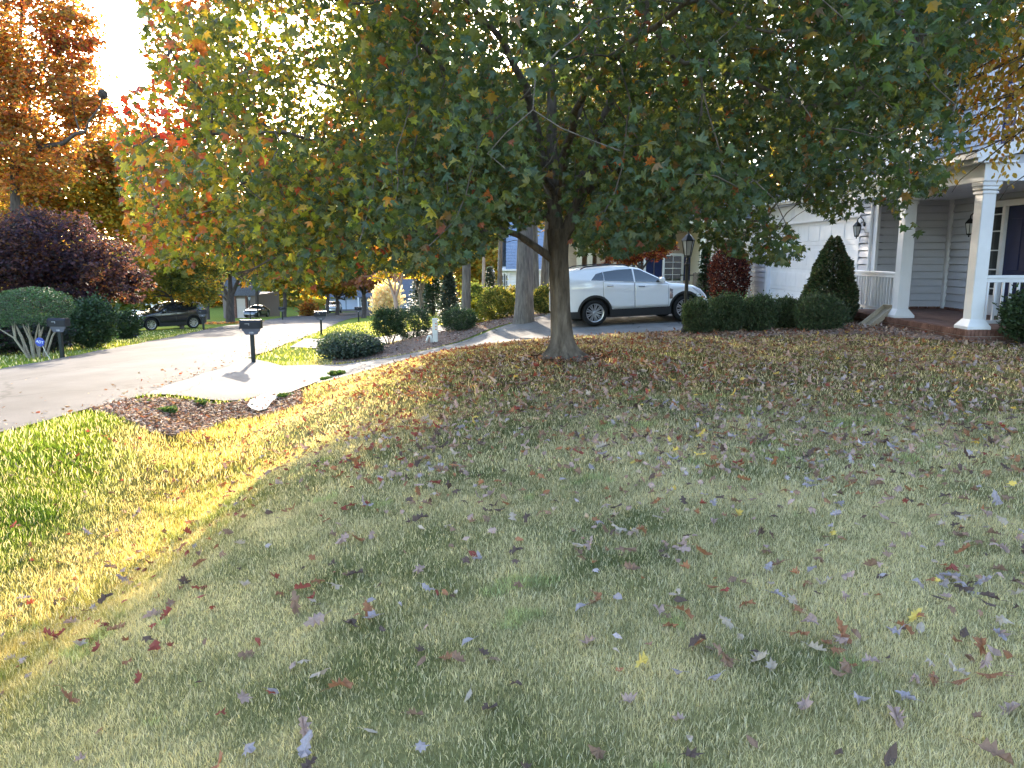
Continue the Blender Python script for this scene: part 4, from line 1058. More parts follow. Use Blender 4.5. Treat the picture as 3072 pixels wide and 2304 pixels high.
# hedge in front of the garage
HG = [((.034, .056, .030), 4), ((.06, .088, .045), 3), ((.11, .135, .07), 1.5), ((.04, .04, .026), 1.6)]
for i, (px, d, rx, top, lab) in enumerate([(2095, 16.1, 44, 902, "leftmost boxwood of the row, against the lamp post"), (2180, 16.2, 46, 890, "second boxwood of the row below the garage door"), (2275, 16.2, 46, 896, "third boxwood of the row below the garage door"), (2362, 16.3, 44, 900, "fourth boxwood of the row, beside the conical evergreen"), (2462, 15.4, 68, 893, "biggest and nearest boxwood of the row")]):
    gz = tzf(*at(px, d)); yb = 768 - (gz - EYE) * FPX / d
    hedge_bush(lab, px, (top + yb) / 2, d, rx, (yb - top) / 2, 11000, HG, .042, 110 + i, rd=.42, box=.18, group="clipped boxwood row", name="boxwood_shrub", down=-1.0)
def cone_bush(label, px, ytop, d, half, n, seed):
    rg = np.random.default_rng(seed); bx, by = at(px, d); gz = tzf(bx, by); top = P(px, ytop, d).z - gz; k = d / FPX
    root = thing("conical_evergreen", (bx, by, gz), label, "shrub")
    MB().tube([(0, 0, -.05), (0, 0, top * .8)], [.06, .02], 7).build("trunk", darkbark_m, root)
    lev = 1 - np.sqrt(1 - rg.random(n)) * .999; lev = np.where(rg.random(n) < .15, rg.random(n), lev); a = rg.random(n) * 6.28
    prof = np.interp(lev, [0, .12, .35, .7, 1], [.8, 1, .94, .60, .10])
    r = half * k * prof * (.45 + .55 * rg.random(n) ** .4) * (1 + .22 * (vnoise(a * .45, lev * top, .2, seed) - .5) * 2)
    p = np.c_[r * np.cos(a), r * np.sin(a), .06 + lev * (top - .06)]
    tip = np.c_[np.cos(a), np.sin(a), rg.normal(size=n) * .4 + .5]; nr = rg.normal(size=(n, 3))
    link("foliage", leaf_cloud("foliage", p, tip, nr, rg.uniform(.05, .085, n), pick(rg, HG + [((.12, .10, .06), 2.2)], n), TV, needle_m), root)
cone_bush("conical dwarf evergreen before the right side of the garage door", 2492, 712, 17.0, 74, 17000, 130)
hedge_bush("glossy dark shrub at the porch corner near the railing", 3085, 935, 12.4, 68, 62, 3600, GREEN + [((.06, .09, .05), 1)], .055, 131, tmpl=TV)
# small tufts
for i, (px, py, d, r, h, lab) in enumerate([(500, 1228, 11.2, 24, 20, "green tuft with a dark shadow in the mulch bed"), (598, 1206, 12.2, 20, 16, "tuft near the middle of the driveway edge of the mulch"), (428, 1203, 12.0, 20, 10, "weedy tuft at the street corner of the mulch"), (1012, 1118, 14.6, 22, 16, "grassy green tuft on the lawn crest by the driveway"), (856, 1185, 13.4, 22, 14, "green tuft beside the paved apron"), (980, 1135, 14.4, 18, 10, "small sprig left of the crest tuft")]):
    q = G(px, py + h * .6); rg = np.random.default_rng(i + 900); n = 260
    a = rg.random(n) * 6.28; rr = r * q.y / FPX * rg.random(n) ** .6; hh = h * q.y / FPX * 1.2
    p = np.c_[rr * np.cos(a), rr * np.sin(a), rg.random(n) * hh * .4]
    tip = np.c_[np.cos(a) * .7, np.sin(a) * .7, .6 + rg.random(n)]
    o = link("weed_tuft", leaf_cloud("weed_tuft", p, tip, rg.normal(size=(n, 3)), rg.uniform(.5, 1.0, n) * hh * .7, pick(rg, [((.05, .10, .03), 3), ((.10, .14, .04), 2), ((.16, .15, .06), 1)], n), TD, needle_m)); o.location = q
    tag(o, lab, "plant", "tufts beside the driveway")
# yellow leaved tree leaning in from the right
def birch():
    rg = np.random.default_rng(77); bx, by = 7.4, 7.6; bz = tzf(bx, by)
    root = thing("yellow_birch_tree", (bx, by, bz), "sparse tree with small yellow round leaves reaching in at the right", "tree")
    MASK = [(3500, -300), (3000, -120), (2900, 90), (2700, 190), (2600, 330), (2690, 440), (2640, 500), (2760, 530), (2860, 545), (2960, 440), (2975, 525), (3030, 575), (3065, 455), (3500, 480)]
    tips = [(2640, 360, 9.3), (2700, 230, 9.0), (2760, 300, 8.8), (2840, 200, 8.6), (2800, 400, 9.1), (2700, 470, 9.4), (2760, 510, 9.2), (2860, 330, 8.6), (2900, 470, 8.8), (2960, 300, 8.3), (2930, 120, 8.3), (3010, 200, 8.1), (3020, 420, 8.4), (3025, 560, 8.4), (2880, 540, 8.9), (3060, 80, 8.0), (3060, 330, 8.2), (2800, 180, 8.7), (2700, 340, 9.2), (2900, 250, 8.5), (3150, 200, 8), (3150, 400, 8), (3250, 100, 8), (3050, 10, 8), (3300, 300, 7.5), (3400, 0, 7.6)]
    o = np.array([bx, by, bz]); mb = MB()
    mb.tube([(0, 0, -.1), (0, 0, .5), (-.05, .02, 1.6), (-.1, .05, 3.0), (-.15, .05, 4.5), (-.2, 0, 6.2)], [.14, .11, .10, .085, .06, .02], 10)
    L = []
    for t in tips:
        e = np.array(P(*t)) - o; s = np.array([-.1, .05, rg.uniform(2.6, 4.6)])
        m = lerp(s, e, .55) + np.array([0, 0, .25]) + rg.normal(size=3) * .1
        mb.tube([s, lerp(s, m, .5) + np.array([0, 0, .12]), m, lerp(m, e, .6), e, e + np.array([-.08, 0, -.14])], [.03, .022, .014, .009, .005, .003], 5)
        for q in range(260):
            w = .25 + .75 * rg.random()
            c = (lerp(s, m, w * 2) if w < .5 else lerp(m, e, (w - .5) * 2)) + rg.normal(size=3) * np.array([.22, .22, .2])
            L.append(c)
    mb.build("trunk", darkbark_m, root, smooth=True)
    L = np.array(L); px, py, f = proj(L + o); k = inpoly(px, py, MASK) | (px > 3100); L = L[k]; n = len(L)
    tip, nr = dirs(rg, n, 1.3, .1)
    link("crown", leaf_cloud("crown", L, tip, nr, rg.uniform(.05, .08, n), pick(rg, [((.36, .23, .05), 3), ((.28, .21, .06), 3), ((.20, .19, .06), 2), ((.36, .16, .04), 1)], n), TV, far_leaf_m), root)
birch()
# woods beyond everything
rg = np.random.default_rng(300)
n = 60000; a = rg.uniform(-.80, .80, n); d = rg.uniform(140, 190, n)
x = d * np.sin(a); y = d * np.cos(a)
hh = 15 + 12 * vnoise(a * 40, a * 0, 1.0, 6) + 4 * vnoise(a * 140, a * 0, 1.0, 7)
hh = hh * np.interp(a, [-.62, -.5, -.40, -.3], [1, .55, .55, 1])
z = tz(x, y) + rg.random(n) ** .8 * hh
tip, nr = dirs(rg, n, .3, .4)
w = vnoise(a * 60, z * .15, 1.0, 8)
col = np.where((w > .5)[:, None], pick(rg, GOLD, n), pick(rg, OLIVE, n))
tag(link("distant_woods", leaf_cloud("distant_woods", np.c_[x, y, z], tip, nr, rg.uniform(1.1, 2.1, n), col, TD, far_leaf_m)), "autumn woods beyond the houses", kind="stuff")

# ------------------------------------------------------------------ houses
def lap(mb, A, B, U, N, height, expo=.17, lipd=.034, holes=(), slot=True):
    """Lapped boards (siding or shingle courses) from line A-B upwards along U; holes are (s0, s1, h0, h1)."""
    A, B, U, N = Vector(A), Vector(B), Vector(U).normalized(), Vector(N).normalized()
    D = (B - A); Ln = D.length; D.normalize(); h = 0
    while h < height - 1e-4:
        h1 = min(h + expo, height)
        cuts = {h, h1}
        for s0, s1, a, b in holes:
            for q in (a, b):
                if h < q < h1: cuts.add(q)
        cs = sorted(cuts)
        for a0, a1 in zip(cs[:-1], cs[1:]):
            segs = [(0, Ln)]
            for s0, s1, ha, hb in holes:
                if ha <= a0 + 1e-6 and hb >= a1 - 1e-6:
                    ns = []
                    for p, q in segs:
                        if s1 <= p or s0 >= q: ns.append((p, q)); continue
                        if s0 > p: ns.append((p, s0))
                        if s1 < q: ns.append((s1, q))
                    segs = ns
            o0 = lipd * (1 - (a0 - h) / expo) + .002; o1 = lipd * (1 - (a1 - h) / expo) + .002
            for p, q in segs:
                gp = .02 if (slot and a0 == h) else 0.0
                a, b = A + D * p + U * (a0 + gp), A + D * q + U * (a0 + gp)
                c, d = A + D * q + U * a1, A + D * p + U * a1
                V = [a - N * (.0 if slot else .02), b - N * (.0 if slot else .02), b + N * o0, a + N * o0, d + N * o1, c + N * o1]
                mb.add(V, [(0, 1, 2, 3), (3, 2, 5, 4)])
        h = h1
def siding_mat(name, c): return pm(name, c, rough=.55, var=.06, scale=1.5, spec=.4, bump=.12, bscale=50, stretch=(1, 1, 6))
white_m = pm("white_trim_paint", (.71, .715, .77), rough=.4, var=.05, scale=3, spec=.5)
sid_m = siding_mat("pale_grey_siding", (.45, .455, .52))
shingle_m = pm("roof_shingle", (.06, .065, .075), rough=.9, col2=(.13, .135, .15), scale=7, bump=.8, bscale=60, spec=.2)
navy_m = pm("navy_paint", (.010, .018, .075), rough=.5, var=.2, scale=3, spec=.25)
glass_m = pm("window_glass", (.02, .025, .03), rough=.04, var=.1, scale=1, spec=.9)
black_m = pm("black_metal", (.010, .010, .012), rough=.4, var=.3, scale=9, spec=.3)
brick_m = pm("red_brick", (.105, .052, .043), rough=.9, col2=(.235, .125, .10), scale=5, bump=.6, bscale=60, spec=.2, detail=3)
mortar_m = pm("mortar", (.30, .27, .25), rough=.95, var=.15, scale=20, bump=.4)
paver_m = pm("brick_floor", (.13, .075, .062), rough=.85, col2=(.21, .125, .105), scale=4, bump=.4, bscale=40, spec=.3)
blind_m = pm("window_blind", (.62, .63, .66), rough=.6, var=.04, scale=2)
lampglass_m = pm("lantern_glass", (.55, .56, .58), rough=.15, var=.05, scale=4, spec=.6)

def window(root, org, A, D, N, w, z0, z1, cols=2, rows=2, shutter=None, blinds=False, name="window", casing=.09):
    """Framed window on a wall: A = lower left corner on the wall face, D along the wall, N outward."""
    D = Vector(D); N = Vector(N); A = Vector(A); Z = Vector((0, 0, 1)); h = z1 - z0
    M = Matrix((( D.x, N.x, 0, A.x), (D.y, N.y, 0, A.y), (D.z, N.z, 1, A.z), (0, 0, 0, 1)))
    fr = MB()
    fr.box(-casing, 0, .0, .045, -casing, h + casing, M); fr.box(w, w + casing, .0, .045, -casing, h + casing, M)
    fr.box(0, w, .0, .047, h, h + casing * 1.2, M); fr.box(-casing, w + casing, .002, .07, -casing - .02, -.0, M)
    for i in range(1, cols): fr.box(w * i / cols - .011, w * i / cols + .011, .012, .028, 0, h, M)
    for i in range(1, rows): fr.box(0, w, .010, .034 if i * 2 == rows else .026, h * i / rows - (.02 if i * 2 == rows else .011), h * i / rows + (.02 if i * 2 == rows else .011), M)
    f = fr.build(name, white_m, root, org=org)
    g = MB(); g.box(0, w, .001, .008, 0, h, M); g.build("pane", glass_m, f, org=org)
    if blinds:
        b = MB(); z = .03
        while z < h - .02: b.box(.02, w - .02, .0085, .0115, z, z + .032, M); z += .05
        b.build("blind", blind_m, f, org=org)
    if shutter:
        for s in (-casing - .02 - shutter, w + casing + .02):
            sh = MB(); sh.box(s, s + .05, .0, .04, 0, h, M); sh.box(s + shutter - .05, s + shutter, .0, .04, 0, h, M); sh.box(s + .05, s + shutter - .05, .001, .04, 0, .06, M); sh.box(s + .05, s + shutter - .05, .001, .04, h - .06, h, M)
            z = .06
            while z < h - .09:
                sh.add([M @ Vector(p) for p in [(s + .05, .012, z + .05), (s + shutter - .05, .012, z + .05), (s + shutter - .05, .034, z), (s + .05, .034, z)]], [(0, 1, 2, 3)]); z += .045
            sh.box(s + .05, s + shutter - .05, .001, .012, .06, h - .06, M)
            sh.build("shutter", navy_m, root, org=org)
    return f
X0, Y0 = 8.6, 18.0            # garage front plane and the garage wall that faces the lawn
ZF = .40                      # porch floor
org = (8.6, 18.0, 0.0)
house = thing("house", org, "pale grey two storey house with white trimmed porch, brick step and double garage", "house")
def hb(mb, name, mat, parent=None, smooth=False): return mb.build(name, mat, parent or house, smooth=smooth, org=org)
# garage block
m = MB()
lap(m, (X0, 27.4, -.1), (X0, 18.0, -.1), (0, 0, 1), (-1, 0, 0), 3.3, .17, holes=[(1.75, 8.55, -1, 3.2)])
lap(m, (8.6, 18.0, ZF + .02), (10.3, 18.0, ZF + .02), (0, 0, 1), (0, -1, 0), 2.55, .17)
lap(m, (10.3, 18.0, ZF + .02), (10.3, 12.9, ZF + .02), (0, 0, 1), (-1, 0, 0), 2.55, .17, holes=[(1.62, 3.55, -1, 2.36)])
lap(m, (9.6, 27.4, 3.75), (9.6, 18.0, 3.75), (0, 0, 1), (-1, 0, 0), 2.75, .17, holes=[(6.9, 7.8, .7, 2.3), (2.2, 3.1, .7, 2.3)])
lap(m, (9.6, 18.0, 3.4), (10.3, 18.0, 3.4), (0, 0, 1), (0, -1, 0), 3.1, .17)
lap(m, (10.3, 18.0, 3.7), (10.3, 5.0, 3.7), (0, 0, 1), (-1, 0, 0), 2.8, .17, holes=[(2.15, 3.35, .25, 1.95)])
lap(m, (10.3, 12.9, 2.9), (10.3, 5.0, 2.9), (0, 0, 1), (-1, 0, 0), .8, .17)
lap(m, (10.3, 12.9, .2), (10.3, 5.0, .2), (0, 0, 1), (-1, 0, 0), 2.7, .17)
hb(m, "siding", sid_m)
m = MB()   # solid cores behind the boards
m.box(X0 + .16, 15, 18.02, 27.4, -.3, 6.5); m.box(10.32, 17, 5.0, 18.01, -.3, 6.5)
core = MB(); core.box(9.62, 15, 18.03, 27.38, 3.3, 6.5); core.box(X0 + .15, 15, 18.03, 27.38, -.3, 3.3); core.box(10.325, 17, 5.02, 18.02, -.3, 6.5)
hb(core, "wall", sid_m)
# garage door surround, door and header
m = MB()
m.box(X0 - .03, X0 + .14, 18.85, 19.05, -.1, 2.62); m.box(X0 - .03, X0 + .14, 25.45, 25.65, -.1, 2.62)
m.box(X0 - .03, X0 + .14, 18.85, 25.65, 2.62, 3.18)
for a, b in ((19.0, 21.0), (21.15, 23.35), (23.5, 25.5)): 
    for z0, z1 in ((2.72, 2.745), (3.05, 3.075)): m.box(X0 - .045, X0 - .031, a, b, z0, z1)
    for yy in (a, b - .025): m.box(X0 - .045, X0 - .031, yy, yy + .025, 2.745, 3.05)
m.box(X0 - .055, X0 - .031, 18.85, 25.65, 2.60, 2.65)
m.box(X0 - .045, X0 + .02, 17.93, 18.12, -.1, 3.2); m.box(X0 - .045, X0 + .02, 27.3, 27.45, -.1, 3.2)
m.box(9.56, 9.64, 17.93, 18.05, 3.7, 6.45); m.box(10.24, 10.32, 17.9, 17.98, 3.8, 6.45); m.box(10.22, 10.30, 17.88, 17.98, ZF + .02, 2.93)
hb(m, "trim", white_m)
gd = MB()
for k in range(4):
    z0 = -.1 + .68 * k; gd.box(X0 + .07, X0 + .11, 19.05, 25.45, z0 + .004, z0 + .676)
    for q in range(8):
        ya = 19.05 + .8 * q + .09; gd.box(X0 + .058, X0 + .071, ya, ya + .62, z0 + .12, z0 + .56, ch=.012)
hb(gd, "garage_door", white_m)
# windows
window(house, org, (9.6, 20.5, 4.45), (0, -1, 0), (-1, 0, 0), .9, 4.45, 6.05, 2, 4, .38, True)
window(house, org, (9.6, 25.2, 4.45), (0, -1, 0), (-1, 0, 0), .9, 4.45, 6.05, 2, 4, .38, True)
window(house, org, (10.3, 15.85, 3.95), (0, -1, 0), (-1, 0, 0), 1.2, 3.95, 5.65, 2, 4, .42, True)
# roofs
m = MB()
lap(m, (7.58, 18.35, 3.34), (7.58, 12.7, 3.34), (2.72, 0, .62), (-.22, 0, 1), 2.79, .14, .014, slot=False)
lap(m, (8.2, 27.8, 3.34), (8.2, 18.35, 3.34), (1.4, 0, .55), (-.36, 0, 1), 1.5, .14, .014, slot=False)
lap(m, (9.15, 27.9, 6.42), (9.15, 17.7, 6.42), (4, 0, 2.6), (-.55, 0, .85), 4.8, .14, .014, slot=False)
lap(m, (9.9, 17.7, 6.42), (9.9, 4.6, 6.42), (4, 0, 2.6), (-.55, 0, .85), 4.8, .14, .014, slot=False)
hb(m, "roof", shingle_m)
m = MB()  # beams, fascias, soffits, ceiling
m.box(7.83, 8.17, 12.83, 17.95, 2.88, 3.16); m.box(7.68, 7.82, 12.72, 18.3, 3.16, 3.32); m.box(7.82, 8.3, 12.72, 17.95, 3.165, 3.20)
m.box(8.17, 10.28, 12.83, 13.15, 2.88, 3.16)
m.box(8.17, 10.28, 13.15, 17.96, 2.93, 2.97)
m.box(8.22, 8.28, 18.3, 27.6, 3.17, 3.32); m.box(8.28, 8.6, 18.3, 27.6, 3.18, 3.21)
m.box(9.1, 9.2, 17.6, 27.9, 6.25, 6.42); m.box(9.2, 10.32, 17.6, 17.98, 6.27, 6.30); m.box(9.2, 9.6, 17.98, 27.9, 6.27, 6.30); m.box(9.85, 9.95, 4.6, 17.55, 6.25, 6.42); m.box(9.95, 10.32, 4.6, 17.55, 6.27, 6.30)
# shed end of the porch roof: raking board
m.add([(7.62, 12.70, 3.16), (10.3, 12.70, 3.78), (10.3, 12.70, 3.98), (7.62, 12.70, 3.36), (7.62, 12.82, 3.16), (10.3, 12.82, 3.78), (10.3, 12.82, 3.98), (7.62, 12.82, 3.36)], [(0, 1, 2, 3), (7, 6, 5, 4), (0, 4, 5, 1), (2, 6, 7, 3), (0, 3, 7, 4)])
hb(m, "eave", white_m)
m = MB()
for k in range(5):
    z0 = 3.165 + k * .14; xa = 7.9 + max(0, (z0 - 3.2) / .62 * 2.7) + .12
    if xa < 10.25: lap(m, (xa, 12.86, z0), (10.3, 12.86, z0), (0, 0, 1), (0, -1, 0), .14, .14, .014, slot=False)
hb(m, "gable_siding", sid_m)
g = MB()
g.box(7.58, 7.675, 12.68, 18.35, 3.235, 3.325); g.box(8.12, 8.215, 18.38, 27.75, 3.235, 3.325)
g.tube([(8.17, 18.45, 3.24), (8.2, 18.42, 3.1), (8.5, 18.17, 2.98), (8.52, 18.15, 2.85), (8.52, 18.15, .25), (8.42, 18.1, .12)], .04, 8)
hb(g, "gutter", white_m, smooth=False)
# porch floor and brick base
fl = MB(); fl.box(7.86, 10.3, 12.86, 18.0, -.3, ZF - .004); hb(fl, "porch_floor", paver_m)
bk = MB(); mo = MB()
def bricks(x0, y0, x1, y1, n2, zb):
    L = math.hypot(x1 - x0, y1 - y0); dx, dy = (x1 - x0) / L, (y1 - y0) / L
    M = Matrix(((dx, -n2[0], 0, x0), (dy, -n2[1], 0, y0), (0, 0, 1, 0), (0, 0, 0, 1)))
    s = 0
    while s < L - .02:  # rowlock edge course
        w = min(.058, L - s); bk.box(s, s + w, -.018 - random.random() * .004, .11, ZF - .105, ZF + .002 + random.random() * .003, M, ch=.004); s += .068
    for c in range(5):
        z1 = ZF - .115 - c * .075; s = -(c % 2) * .107
        while s < L:
            a = max(s, 0); b = min(s + .203, L)
            if b - a > .02: bk.box(a, b, -.004 - random.random() * .004, .09, z1 - .062, z1, M, ch=.004)
            s += .214
    mo.box(0, L, .004, .1, -.3, ZF - .008, M)
bricks(7.75, 17.98, 7.75, 12.75, (-1, 0), 0); bricks(7.75, 12.75, 10.3, 12.75, (0, -1), 0)
hb(bk, "brick_step", brick_m); hb(mo, "mortar_core", mortar_m)
bk = MB(); s = 8.65
while s < 10.25: bk.box(s, s + .2, 17.96, 17.985, ZF + .0, ZF + .058, ch=.003); s += .212
s = 13.0
while s < 17.9: bk.box(10.262, 10.285, s, s + .2, ZF + .0, ZF + .058, ch=.003); s += .212
hb(bk, "brick_course", brick_m)
# columns
def column(y):
    c = MB(); c.box(7.885, 8.115, y - .115, y + .115, ZF + .14, 2.74, ch=.012)
    c.add([(7.80, y - .2, ZF), (8.2, y - .2, ZF), (8.2, y + .2, ZF), (7.8, y + .2, ZF), (7.80, y - .2, ZF + .05), (8.2, y - .2, ZF + .05), (8.2, y + .2, ZF + .05), (7.8, y + .2, ZF + .05), (7.88, y - .12, ZF + .17), (8.12, y - .12, ZF + .17), (8.12, y + .12, ZF + .17), (7.88, y + .12, ZF + .17)],
          [(0, 1, 5, 4), (1, 2, 6, 5), (2, 3, 7, 6), (3, 0, 4, 7), (4, 5, 9, 8), (5, 6, 10, 9), (6, 7, 11, 10), (7, 4, 8, 11), (3, 2, 1, 0), (8, 9, 10, 11)])
    c.box(7.865, 8.135, y - .135, y + .135, 2.68, 2.72); c.box(7.85, 8.15, y - .15, y + .15, 2.74, 2.80, ch=.01); c.box(7.835, 8.165, y - .165, y + .165, 2.80, 2.877, ch=.01)
    hb(c, "column", white_m)
for y in (13.02, 15.5): column(y)
def railing(x0, y0, x1, y1):
    L = math.hypot(x1 - x0, y1 - y0); dx, dy = (x1 - x0) / L, (y1 - y0) / L
    M = Matrix(((dx, -dy, 0, x0), (dy, dx, 0, y0), (0, 0, 1, 0), (0, 0, 0, 1))); r = MB()
    r.box(0, L, -.04, .04, ZF + .86, ZF + .92, M, ch=.01); r.box(0, L, -.025, .025, ZF + .80, ZF + .86, M); r.box(0, L, -.025, .025, ZF + .09, ZF + .15, M)
    n = max(2, int(L / .13))
    for i in range(n): s = (i + .5) * L / n; r.box(s - .018, s + .018, -.018, .018, ZF + .15, ZF + .80, M)
    hb(r, "railing", white_m)
railing(8.0, 15.63, 8.0, 17.9); railing(8.13, 13.02, 10.25, 13.02)
m = MB(); m.box(7.94, 8.06, 17.84, 17.95, ZF, ZF + .95); hb(m, "newel_post", white_m)
# front door with sidelight
d = MB()
m = MB()
m.box(10.20, 10.32, 16.36, 16.46, ZF, 2.66); m.box(10.20, 10.32, 15.88, 15.98, ZF, 2.66); m.box(10.21, 10.32, 14.72, 14.82, ZF, 2.66); m.box(10.19, 10.32, 14.72, 16.46, 2.66, 2.78); m.box(10.215, 10.32, 15.98, 16.36, ZF, ZF + .42)
for z in (.95, 1.35, 1.75, 2.15, 2.5): m.box(10.23, 10.30, 15.98, 16.36, z, z + .025)
hb(m, "door_casing", white_m)
m = MB(); m.box(10.27, 10.31, 15.98, 16.36, ZF + .42, 2.66); hb(m, "sidelight", glass_m)
m = MB(); m.box(10.27, 10.32, 14.82, 15.88, ZF + .02, 2.66)
for z0, z1 in ((.6, 1.2), (1.35, 2.4)):
    for y0, y1 in ((14.95, 15.3), (15.4, 15.75)): m.box(10.255, 10.271, y0, y1, z0, z1, ch=.01)
dr = hb(m, "front_door", navy_m)
m = MB(); m.lathe([(.0, 0), (.03, .004), (.034, .03), (.0, .05)], 10, TR(10.27, 14.9, 1.35, ry=R(-90))); hb(m, "handle", pm("brass", (.5, .36, .14), rough=.3, metal=1.0), dr)
m = MB(); m.box(8.52, 8.575, 18.25, 18.5, 2.2, 2.6, ch=.01); hb(m, "lamp_backplate", white_m)
ux = MB(); ux.box(8.44, 8.56, 18.22, 18.48, .15, .75); hb(ux, "meter_box", pm("grey_box", (.28, .29, .31), rough=.5))

def lantern_mb(s=1.0):
    """Coach lantern: cap, tapering cage, bracket frame; returns (metal, glass)."""
    a = MB(); g = MB()
    def ring(r, z): return [(r, r, z), (-r, r, z), (-r, -r, z), (r, -r, z)]
    hex_t = [(math.cos(i * math.pi / 3), math.sin(i * math.pi / 3)) for i in range(6)]
    zb, zt, rb, rt = 0, .24 * s, .055 * s, .10 * s
    for x, y in hex_t: a.tube([(x * rb, y * rb, zb), (x * rt, y * rt, zt)], .007 * s, 5)
    a.lathe([(rt * 1.15, zt), (rt * 1.12, zt + .02 * s), (rt * .55, zt + .09 * s), (rt * .2, zt + .12 * s), (.012 * s, zt + .15 * s), (.018 * s, zt + .165 * s), (.004, zt + .185 * s)], 6)
    a.lathe([(.006, zb - .07 * s), (.018 * s, zb - .05 * s), (.012 * s, zb - .03 * s), (rb * 1.1, zb - .01 * s), (rb * 1.1, zb + .012 * s)], 6)
    g.lathe([(rb * .9, zb + .013 * s), (rt * .93, zt - .002)], 6)
    return a, g
def wall_lantern(loc, n, label):
    root = thing("wall_lantern", loc, label, "lantern", "black coach lanterns on the house")
    a, g = lantern_mb(.95)
    b = MB(); b.v = a.v; b.f = a.f
    n = Vector(n)
    w = Vector((0, 0, .05)) - n * .16
    b.tube([Vector((0, 0, .40)), Vector((0, 0, .46)) - n * .06, Vector((0, 0, .38)) - n * .14, Vector((0, 0, .30)) - n * .16], .012, 6)
    b.lathe([(.055, 0), (.055, .015), (.03, .03)], 10, Matrix.Translation(Vector((0, 0, .28)) - n * .175) @ n.to_track_quat('Z', 'Y').to_matrix().to_4x4())
    b.build("frame", black_m, root); g.build("glass", lampglass_m, root)
wall_lantern((8.34, 18.5, 2.12), (-1, 0, 0), "black coach lantern on the siding right of the garage door")
wall_lantern((10.07, 16.85, 2.12), (-1, 0, 0), "black coach lantern on the shaded porch wall beside the front door")
# leaning downspout trough
t = MB()
M = Matrix.Translation((7.45, 15.62, .2)) @ Matrix.Rotation(R(20), 4, 'Z') @ Matrix.Rotation(R(-33), 4, 'Y')
t.box(-.32, .62, -.13, .13, 0, .02, M); t.box(-.32, .62, -.15, -.13, -.002, .11, M); t.box(-.32, .62, .13, .15, -.002, .11, M); t.box(.62, .64, -.152, .152, -.003, .112, M)
tr_o = t.build("splash_trough", pm("weathered_wood", (.27, .22, .17), col2=(.42, .36, .29), rough=.9, scale=9, stretch=(1, 8, 8), bump=.4)); 
tag(tr_o, "weathered wooden trough leaning against the brick porch edge below the left column", "trough")

# beige house next door
o2 = (7.0, 42.0, -.4); k42 = lambda px: float(P(px, 800, 42).x)
hs = thing("house", o2, "beige sided house with white columns seen behind the white crossover", "house")
def zz(py, d): return float(P(1536, py, d).z)
beige_m = siding_mat("beige_siding", (.46, .36, .29)); cream_m = pm("cream_trim", (.68, .62, .54), rough=.5, var=.05)
m = MB(); xa, xb = k42(1660), k42(2078); w0, w1 = k42(1992), k42(2048)
lap(m, (k42(1790), 42, -.6), (xb, 42, -.6), (0, 0, 1), (0, -1, 0), 4.2, .19)
lap(m, (xa, 42.02, -.6), (k42(1735), 42.02, -.6), (0, 0, 1), (0, -1, 0), 4.2, .19)
lap(m, (k42(1735), 43.6, -.6), (k42(1790), 43.6, -.6), (0, 0, 1), (0, -1, 0), 4.2, .19)
lap(m, (k42(2082), 40.0, -.6), (k42(2220), 40.0, -.6), (0, 0, 1), (0, -1, 0), 4.2, .19)
m.build("siding", beige_m, hs, org=o2)
m = MB(); m.box(k42(1790), xb, 42.05, 52, -.8, 3.6); m.box(xa, k42(1735), 42.06, 52, -.8, 3.6); m.box(k42(1735), k42(1790), 43.65, 52, -.8, 3.6); m.box(k42(2082), 13.5, 40.05, 52, -.8, 3.6)
m.build("wall", beige_m, hs, org=o2)
m = MB()
for px in (1737, 1768): m.box(k42(px) - .14, k42(px) + .14, 41.8, 42.08, -.7, 3.3)
m.box(k42(2070), k42(2084), 39.9, 42.02, -.6, 3.5); m.box(xa - .3, 13.8, 39.6, 39.75, 3.3, 3.6); m.box(xa - .3, 13.8, 39.75, 42, 3.4, 3.45); m.box(k42(1905), k42(1912), 41.93, 41.99, -.5, 3.3)
m.build("trim", cream_m, hs, org=o2)
def window2(root, org, x0, x1, y, z0, z1, cols, rows, sh):
    A = (x0, y, z0); return window(root, org, A, (1, 0, 0), (0, -1, 0), x1 - x0, z0, z1, cols, rows, sh, False, casing=.12)
window2(hs, o2, k42(1993), k42(2043), 41.96, zz(842, 42), zz(768, 42), 2, 4, .42)
window2(hs, o2, k42(1895), k42(1930), 41.96, zz(842, 42), zz(768, 42), 2, 4, .42)
m = MB(); lap(m, (xa - .5, 39.5, 3.55), (14, 39.5, 3.55), (0, 5, 3.2), (0, -.55, .85), 6.2, .16, slot=False); m.build("roof", shingle_m, hs, org=o2)
# wooden fence by the red bush
f = MB(); rgf = np.random.default_rng(4)
for i in range(11):
    px = 2082 + i * 5.2; x = float(P(px, 800, 34).x); g0 = tzf(x, 34); top = zz(815 + rgf.random() * 4, 34)
    f.box(x - .035, x + .035, 34, 34.025, g0 - .05, top)
xx0, xx1 = float(P(2080, 800, 34).x), float(P(2138, 800, 34).x)
for h in (.35, .95): f.box(xx0, xx1, 34.026, 34.07, tzf(8.5, 34) + h, tzf(8.5, 34) + h + .08)
tag(f.build("picket_fence", pm("brown_fence_wood", (.11, .08, .06), col2=(.20, .15, .115), rough=.9, scale=8, stretch=(8, 8, 1))), "short dark wooden picket fence behind the hood of the white crossover", "fence")

